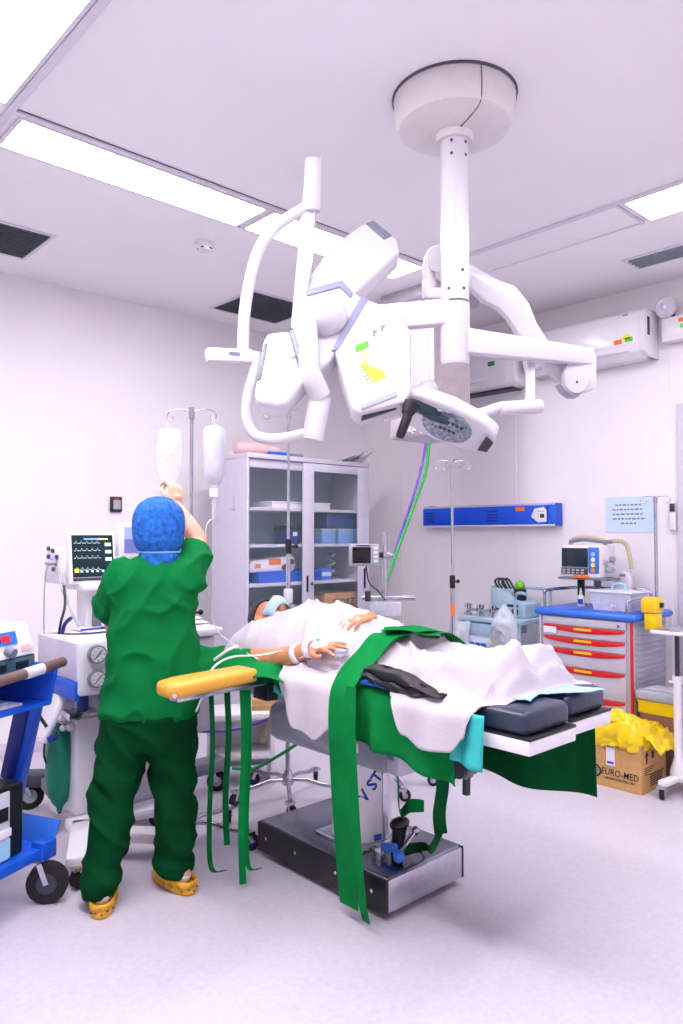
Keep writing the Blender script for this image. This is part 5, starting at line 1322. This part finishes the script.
for x, m in ((-.2, black_m), (-.08, mgrey_m)): MB().mm((x-.018, .30, .945), (x+.018, .34, 1.125), .003).build('shelf_post', m, kc)
def KL(px, py, u):
    q = onu(px, py, u); return Vector((KV-q.y, q.x-KU, q.z))
df = thing('defibrillator', 'grey defibrillator monitor with keypad standing on the crash cart shelf', 'defibrillator', (KU+.30, KV+.135, 1.141), -PI/2)
MB().prism([(-.16, -.10, 0), (.14, -.10, 0), (.14, -.085, .215), (-.15, -.085, .215)], (0, .2, 0), .012).build('body', whitep_m, df)
MB().mm((-.135, -.108, .07), (.05, -.092, .195), .003).build('screen', screen_m, df)
pd_ = MB().mm((-.14, -.106, .02), (.05, -.096, .062), .002).build('keypad', dgrey_m, df)
for k in range(5):
    for j in range(2): MB().mm((-.13+k*.034, -.109, .025+j*.018), (-.108+k*.034, -.105, .037+j*.018)).build('key', greyp_m, pd_)
pe = MB().mm((.06, -.108, .03), (.13, -.094, .2), .003).build('side_keys', trayblue_m, df)
for z, m in ((.05, orange_m), (.085, yelst_m), (.12, whitep_m), (.155, ltblue_m)): MB().cyl((.095, -.108, z), (.095, -.114, z), .014, seg=14).build('button', m, pe)
MB().mm((-.05, -.112, -.004), (.06, -.1, .016), .001).build('orange_label', orange_m, df)
MB().tube([(-.13, .0, .215), (-.11, .0, .25), (-.02, -.01, .262), (.1, -.01, .25), (.13, 0, .215)], .016, 10).build('carry_handle', beige_m, df)
MB().tube([(-.1, -.06, .235), (0, -.065, .25), (.1, -.05, .24), (.17, .0, .235)], .012, 10).build('paddle_cable', mgrey_m, df)
MB().tubev(cm([(.15, .0, .24), (.24, .02, .235), (.27, .03, .17), (.285, .035, .06)], 8), [.012+.003*(k % 2) for k in range(25)], 10).build('coiled_cable', beige_m, df)
MB().cyl((.14, -.02, .06), (.19, -.03, .05), .022, seg=12).cyl((.14, .03, .12), (.17, .03, .12), .02, seg=12).cyl((.14, -.05, .1), (.165, -.055, .1), .015, seg=12).build('side_knobs', greyp_m, df)
pk = thing('spray_bottle', 'small white dropper bottle on the blue cart top', 'bottle', tuple(onz(581, 606, .948)))
MB().lathe([(.024, 0), (.025, .004), (.025, .06), (.018, .07), (.010, .078), (.010, .09), (.004, .12)], None, 18).build('bottle', whitep_m, pk)
MB().box((-.024, -.008, .032), (.004, .034, .034), Matrix.Rotation(.1, 3, 'Z')).build('label', inkb_m, pk)
c = onz(622, 607, .948)
tbx = thing('storage_tub', 'frosted plastic tub with pale lid on the crash cart', 'tub', (KU+.20, KV-.13, .948), -PI/2)
MB().prism([(-.12, -.10, 0), (.12, -.10, 0), (.12, .1, 0), (-.12, .1, 0)], (0, 0, .005)).loft([[(x*s_, y*s_, z) for x, y in ((-.12, -.1), (.12, -.1), (.12, .1), (-.12, .1))] for z, s_ in ((.004, 1), (.11, 1.16))], False).build('tub', tub_m, tbx)
MB().mm((-.150, -.125, .108), (.150, .125, .125), .008).build('lid', tub_m, tbx)
MB().tube([(-.04, 0, .125), (-.04, 0, .155), (0, 0, .165), (.04, 0, .155), (.04, 0, .125)], .009, 8).build('lid_handle', pblue_m, tbx)
for k in range(3): MB().mm((-.09+.06*k, -.06, .006), (-.05+.06*k, .06, .07+.015*k), .006).build('packet', paper_m, tbx)
pdl = thing('paddle_tester', 'white rounded paddle holder standing behind the frosted tub', 'paddle', (KU+.40, KV-.055, .948), -PI/2)
MB().prism([(.055*math.cos(a), 0, .16+.075*math.sin(a)) for a in [PI*k/12 for k in range(13)]]+[(-.06, 0, 0), (.06, 0, 0)], (0, .03, 0), .005).build('shell', white_m, pdl)
MB().mm((-.02, -.003, .2), (.02, .001, .215)).build('print_mark', inkg_m, pdl)
bgm = MB().grid(lambda i, j: (KU+.02+.05*j+.02*math.sin(i*7), KV-.12-.07*i-.03*j, .949+.05*math.sin(PI*i)*math.sin(PI*j)*(1+nz((i*5, j*5, 1)))+.002), 14, 12).build('plastic_bag', bagclr_m, None, True, 60, .002)
tag(bgm, 'crumpled clear plastic bag on the blue cart top', 'bag')
c = onz(650, 610, .95); sh = thing('sharps_box', 'bright yellow sharps container on the corner of the crash cart', 'sharps container', (KU+.07, KV-.345, .90), -PI/2)
MB().mm((-.0, -.03, .055), (.10, .07, .14), .012, 3).build('body', ybox_m, sh); MB().mm((.01, -.02, .138), (.09, .06, .148), .004).build('lid', ybox_m, sh)
MB().mm((.015, -.02, -.045), (.095, .06, .055), .01).build('lower_body', ybag_m, sh); MB().mm((.09, .01, .09), (.115, .04, .12), .004).build('mount', black_m, sh)
# grey pail with yellow liner
c = onz(652, 735, 0); gb = thing('waste_pail', 'grey lidded pail with yellow liner beside the crash cart', 'bin', (4.44, 1.965, 0), -PI/2)
pz_ = W(650, 700, 4.7).z
MB().loft([[(x*s_, y*s_, z) for x, y in ((-.12, -.1), (.12, -.1), (.12, .1), (-.12, .1))] for z, s_ in ((0.0, .85), (.42, 1.0))]).build('pail', mat('pail_brown', (150, 110, 96), .5), gb)
MB().loft([[(x*s_+.006*math.sin(k*4+z*50), y*s_, z) for k, (x, y) in enumerate(((-.12, -.1), (0, -.1), (.12, -.1), (.12, 0), (.12, .1), (0, .1), (-.12, .1), (-.12, 0)))] for z, s_ in ((.37, 1.02), (.42, 1.05), (.445, 1.06))]).build('liner', ybag_m, gb)
MB().mm((-.14, -.12, .442), (.14, .12, .505), .02, 3).build('lid', bingrey_m, gb)
MB().mm((-.1, -.08, .505), (.1, .08, .512), .003).build('lid_panel', lgrey_m, gb)
# cardboard box with a yellow bag
c = onz(642, 796, 0); bx = thing('cardboard_box', 'open printed cardboard box holding a yellow waste bag', 'cardboard box', (c.x, c.y+.15, 0), -PI/2)
bh = .265
f = MB().mm((-.15, 0, 0), (.15, .006, bh)).mm((-.15, .294, 0), (.15, .30, bh)).mm((-.15, .006, 0), (-.144, .294, bh)).mm((.144, .006, 0), (.15, .294, bh)).mm((-.144, .006, 0), (.144, .294, .006))
f.build('carton', card_m, bx)
lettering('EURO-MED', .052, ink_m, bx, Matrix.Translation((.022, -.001, .085)) @ FRONT @ Matrix.Diagonal((.86, 1, 1, 1)), shear=.15)
lettering('LABORATORIES PHIL., INC.', .018, ink_m, bx, Matrix.Translation((.022, -.001, .052)) @ FRONT @ Matrix.Diagonal((.86, 1, 1, 1)))
lg_ = MB().lathe([(.026, 0), (.036, 0), (.036, .001), (.026, .001)], Matrix.Translation((-.122, -.0005, .08)) @ FRONT, 24, False).build('logo_ring', ink_m, bx)
for k in range(3): MB().mm((-.144, -.0015, .066+k*.013), (-.104, 0, .071+k*.013)).build('logo_bar', inkb_m, lg_)
lb_ = MB().mm((-.055, -.002, .125), (-.005, 0, .245)).build('address_label', paper_m, bx)
for z in (.135, .225): MB().mm((-.05, -.003, z), (-.01, -.0015, z+.012)).build('print_line', inkb_m, lb_)
MB().prism([(.1505, .05, .16), (.1505, .07, .16), (.1505, .07, .2), (.1505, .085, .2), (.1505, .06, .23), (.1505, .035, .2), (.1505, .05, .2)], (.001, 0, 0)).build('arrow_mark', ink_m, bx)
MB().mm((.15, .12, .18), (.1512, .15, .22)).build('print_mark', ink_m, bx)
for k in range(4): MB().mm((.15, .03, .135-.012*k), (.1512, .15-.02*k, .139-.012*k)).build('print_line', ink_m, bx)
for k in range(6): MB().mm((.15, .1, .09-.012*k), (.1512, .27-.01*k, .096-.012*k)).build('print_line', ink_m, bx)
yb = thing('waste_bag', 'crumpled yellow waste bag folded over the cardboard box rim', 'waste bag', (c.x, c.y+.15, bh), -PI/2)
R = []
for j in range(15):
    t_ = j/14; r = []
    for k in range(48):
        a = 2*PI*k/48; q = (abs(math.cos(a))**5+abs(math.sin(a))**5)**(-1/5)
        if t_ < .45:                              # apron outside the rim
            s_ = t_/.45; off = 1.05+.04*nz((math.cos(a)*4, math.sin(a)*4, 1)); zz = -.03*(1-s_)*(1+.5*math.sin(a*5))+.02*s_
        else:
            s_ = (t_-.45)/.55; off = 1.05-.75*s_; zz = .02+.06*math.sin(PI*min(1, s_*1.6))*(1+.5*nz((math.cos(a)*3, math.sin(a)*3, s_*3)))-.12*s_*s_+.055*max(0, math.sin(a+2.4))*(1-s_)
        nn = .02*nz((math.cos(a)*6, math.sin(a)*6, t_*6), 1, 5)
        r.append((.155*q*off*math.cos(a)+nn, .15+.155*q*off*math.sin(a)+nn, zz+nn))
    R.append(r)
MB().loft(R, False).build('bag_liner', ybag_m, yb, False, 80, .003)
def flapf(i, j): return (-.17+.30*i+.02*nz((i*4, j*4, 2)), .30-.16*j, .03+.085*math.sin(PI*(.15+.7*j))*(1-.3*i)+.03*nz((i*5, j*5, 7)))
MB().grid(flapf, 20, 14).build('bag_fold', ybag_m, yb, False, 80, .003)
MB().grid(lambda i, j: (.14+.10*i+.02*nz((i*4, j*4, 3)), .02+.27*j, .06-.09*i**1.6+.03*nz((i*5, j*5, 8))), 14, 18).build('bag_fold', ybag_m, yb, False, 80, .003)

# ================================================================ instrument stand at the right edge
c = onz(679, 793, 0); ms = thing('instrument_stand', 'white single-column instrument stand with steel tray top', 'instrument stand', (c.x, c.y, 0))
tzp = W(670, 632, 4.05).z
MB().cyl((0, 0, .12), (0, 0, .62), .022, seg=16).build('column', white_m, ms); MB().cyl((0, 0, .6), (0, 0, tzp-.02), .012, seg=14).build('inner_column', dgrey_m, ms)
MB().cyl((0, 0, .60), (0, 0, .64), .028, seg=16).build('clamp_ring', white_m, ms); MB().tube([(0, 0, .61), tuple(-RGT*.05+Vector((0, 0, .61)))], .006, 8, 1).build('clamp_lever', white_m, ms)
MB().lathe([(.045, .07), (.045, .12), (.03, .17), (.025, .19)], None, 20).build('column_foot', white_m, ms)
q = onz(662, 800, 0)-c
for vec in (q, Vector((.27, -.06, 0)), Vector((.12, -.30, 0)), Vector((-.14, -.30, 0))):
    MB().beam((0, 0, .085), (vec.x, vec.y, .085), .05, .03, .008).build('base_leg', white_m, ms); caster(ms, vec.x, vec.y, .032, .075, .024, rubber_m, greyp_m, .3)
MB().mm((-.12, -.42, tzp-.02), (.28, .10, tzp), .008).build('tray_frame', white_m, ms); MB().mm((-.105, -.405, tzp), (.265, .085, tzp+.006), .002).build('tray_top', steel_m, ms)

# ================================================================ pale blue trolley by the crash cart
tv0, tv1, tu0, tu1 = 2.93, 3.46, 4.36, 4.82
pt_ = thing('pale_blue_trolley', 'pale blue trolley loaded with breathing equipment beside the crash cart', 'trolley', (tu0, (tv0+tv1)/2, 0), -PI/2)
hw = (tv1-tv0)/2
for z in (.25, .80): MB().mm((-hw, 0, z), (hw, .44, z+.035), .008).build('shelf', ltblue_m, pt_)
MB().mm((-hw+.02, .01, .70), (hw-.2, .4, .79), .006).build('drawer', ltblue_m, pt_)
for x in (-hw+.02, hw-.02):
    for y in (.03, .42): MB().cyl((x, y, .1), (x, y, .84), .014, seg=12).build('post', ltblue_m, pt_); caster(pt_, x, y, .045, .1, .022)
MB().tube([(-hw+.02, .42, .84), (-hw+.02, .42, 1.0), (-hw+.06, .42, 1.03), (hw-.06, .42, 1.03), (hw-.02, .42, 1.0), (hw-.02, .42, .84)], .012, 10).build('push_rail', ltblue_m, pt_)
MB().tube([(hw-.1, .1, .84), (hw-.1, .1, .98), (hw-.04, .06, 1.02), (hw+.04, .02, 1.02)], .011, 10).build('side_rail', ltblue_m, pt_)
vb_ = thing('ventilator_block', 'pale blue breathing machine with dark slots on the trolley', 'medical device', (tu0+.24, tv0+.2, .836), -PI/2)
MB().prism([(-.15, -.09, 0), (.15, -.09, 0), (.15, -.09, .10), (.05, -.09, .13), (-.08, -.09, .20), (-.15, -.09, .20)], (0, .2, 0), .01).build('body', ltblue_m, vb_)
for k in range(3): MB().mm((-.12+.08*k, -.094, .02), (-.07+.08*k, -.088, .06), .002).build('slot', dgrey_m, vb_)
MB().mm((0, -.094, .075), (.09, -.088, .092), .001).build('label', black_m, vb_)
g_ = MB().cyl((.06, -.02, .12), (.06, -.02, .2), .045, seg=18, bev=.008).build('black_cup', black_m, vb_); MB().ball((.06, -.02, .225), (.035, .035, .035), 14).build('green_bulb', mat('lime', (110, 200, 30), .4), g_)
for k in range(3): MB().tube([(-.1+.03*k, -.05, .2), (-.12+.03*k, -.07, .25), (-.06+.03*k, -.08, .27), (-.02+.03*k, -.06, .2)], .008, 8).build('looped_tube', dgrey_m, vb_)
for k in range(3):
    v = tv1-.05-.11*k; q = Vector((tu0+.06, v, .835))
    o = thing('breathing_valve', ('end', 'middle', 'inner')[k]+' chrome breathing valve on the pale blue trolley', 'valve', tuple(q), -PI/2, 'chrome valves on the trolley')
    MB().lathe([(.03, 0), (.03, .02), (.016, .03), (.016, .055), (.028, .06), (.028, .085), (.012, .09)], None, 18).build('body', chrome_m, o); MB().cyl((0, 0, .045), (.09, 0, .045), .012, seg=12).build('pipe', steel_m, o)
# bags and packets hung on the trolley
gv = MB().grid(lambda i, j: (tu0-.06-.09*math.sin(PI*i)*math.sin(PI*j)*(1+.6*nz((i*7, j*7, 0))), tv0-.03+.11+(i-.5)*.23*(.35+.65*math.sin(PI*(.12+.76*j))), .92-.30*j-.03*math.cos(i*PI*2)), 18, 20).build('clear_bag_of_gloves', frost_m, None, True, 60, .004)
tag(gv, 'clear bag stuffed with pale gloves hanging beside the crash cart', 'bag')
for k, (m, v, z, lab) in enumerate(((frost_m, tv1-.03, .80, 'clear bag hanging at the far end of the pale blue trolley'), (paperb_m, tv1-.22, .70, 'blue and white striped packet hanging under the trolley shelf'), (ltblue_m, tv1-.12, .66, 'grey-blue crumpled wrap below the trolley shelf'))):
    o = MB().grid(lambda i, j: (tu0-.03-.05*math.sin(PI*i)*math.sin(PI*j)*(1+.6*nz((i*5, j*5, k))), v+.07-.18*i+.03*j, z-.2*j+.02*nz((i*4, j*3, k))), 12, 12).build('hanging_packet', m, None, True, 40, .004)
    tag(o, lab, 'packet', 'packets hung on the trolley')
    if k == 1:
        for s_ in range(3): MB().prism([(tu0-.095-.002*s_, v+.04-.05*s_, z-.03), (tu0-.095, v+.0-.05*s_, z-.03), (tu0-.095, v-.03-.04*s_, z-.15), (tu0-.095, v+.01-.04*s_, z-.15)], (-.004, 0, 0)).build('stripe', blue_m, o, True)
o = MB().box((tu0-.05, tv0+.15, .67), (.05, .09, .05), Matrix.Rotation(.5, 3, 'X'), .012).build('yellow_pouch', yelst_m, None, True); tag(o, 'small yellow-green pouch tucked under the trolley', 'pouch')

# ================================================================ small monitor on a stand behind the patient
P = W(385, 700, 4.25); tp_z = W(384, 532, 4.25).z
mn = thing('monitor_stand', 'steel pole stand with cross rail and clear tray behind the patient', 'stand', (P.x, P.y, 0), ra)
MB().cyl((0, 0, .1), (0, 0, tp_z), .016, seg=14).build('pole', steel_m, mn)
for k in range(5):
    a = k*2*PI/5; MB().tube([(0, 0, .1), (.12*math.cos(a), .12*math.sin(a), .1), (.26*math.cos(a), .26*math.sin(a), .07)], .014, 8).build('leg', steel_m, mn); caster(mn, .26*math.cos(a), .26*math.sin(a), .032, .07, .02)
rz_ = W(385, 598, 4.25).z
MB().cyl((-.13, 0, rz_), (.17, -.02, rz_), .012, seg=12).cyl((.11, -.018, rz_), (.172, -.02, rz_), .017, seg=12).build('cross_rail', steel_m, mn)
MB().mm((-.09, -.07, rz_-.10), (.09, .04, rz_-.02), .008).build('clear_tray', frost_m, mn)
MB().mm((-.115, -.03, rz_-.02), (-.08, .02, rz_+.04), .008).build('clamp', dgrey_m, mn)
for k in range(3): MB().tube([(.06, 0, rz_-.2-.03*k), (.12, -.02, rz_-.19-.03*k), (.12, .02, rz_-.2-.03*k)], .006, 8).build('lower_hook', steel_m, mn)
zc = W(385, 556, 4.25).z
MB().cyl((-.02, 0, zc), (.03, 0, zc), .022, seg=14).cyl((-.06, 0, zc), (.05, 0, zc), .01, seg=10).build('monitor_clamp', steel_m, mn)
mq = thing('small_monitor', 'small grey monitor with black screen clamped to the pole', 'monitor', tuple(W(364, 555, 4.22)), ra+.15)
MB().mm((-.085, -.02, -.062), (.085, .03, .062), .008).build('case', greyp_m, mq); MB().mm((-.07, -.023, -.045), (.035, -.018, .045), .002).build('screen', screenb_m, mq)
for k in range(4): MB().mm((.05, -.024, -.042+.024*k), (.075, -.019, -.026+.024*k), .001).build('button', whitep_m, mq)
MB().mm((-.05, -.022, .05), (.03, -.019, .056)).build('nameplate', ink_m, mq)
MB().cyl((.085, .0, 0), (.11, 0, 0), .015, seg=12).build('swivel', black_m, mq)
tag(MB().tube([W(366, 566, 4.2), W(369, 582, 4.2), W(377, 590, 4.2), W(385, 600, 4.2)], .004, 6).build('monitor_cable', dgrey_m, None, True), 'thin grey cable from the small monitor to the pole', 'cable')
# ================================================================ low white step with a carton, under the table head
q0 = onz(207, 700, .41); ws = W(240, 706, 4.35)
stp = thing('step_stool', 'low white step stool seen under the head of the table', 'step stool', (ws.x, ws.y, 0), ra+.2)
MB().mm((-.2, -.14, .37), (.2, .14, .41), .01).build('top', white_m, stp); MB().mm((-.19, -.13, .0), (-.165, .13, .37), .004).build('side', white_m, stp); MB().mm((.165, -.13, 0), (.19, .13, .37), .004).build('side', white_m, stp); MB().mm((-.165, .09, .05), (.165, .11, .37), .004).build('back', white_m, stp)
MB().mm((-.165, -.13, .15), (.165, .09, .18), .004).build('lower_step', white_m, stp)
ct = thing('small_carton', 'small brown carton on the white step stool', 'carton', (ws.x+RGT.x*.14, ws.y+RGT.y*.14, .411), ra+.1)
MB().mm((-.07, -.05, 0), (.07, .05, .06), .003).build('carton', cardd_m, ct); MB().mm((-.07, -.051, .025), (.07, .051, .035)).build('tape', wood_m, ct)
# loose gas hoses on the floor under the table
hose('gas_hose', [W(196, 731, 3.9), W(225, 731, 3.9), W(255, 724, 3.9), W(285, 712, 3.9)], .008, hosep_m, 'purple hose looping below the head end of the table', 'hose')
hose('gas_hose', [W(232, 768, 3.9), W(255, 768, 3.9), W(278, 756, 3.9), W(300, 742, 3.9)], .009, hoseg_m, 'green hose looping low behind the crank handle', 'hose')
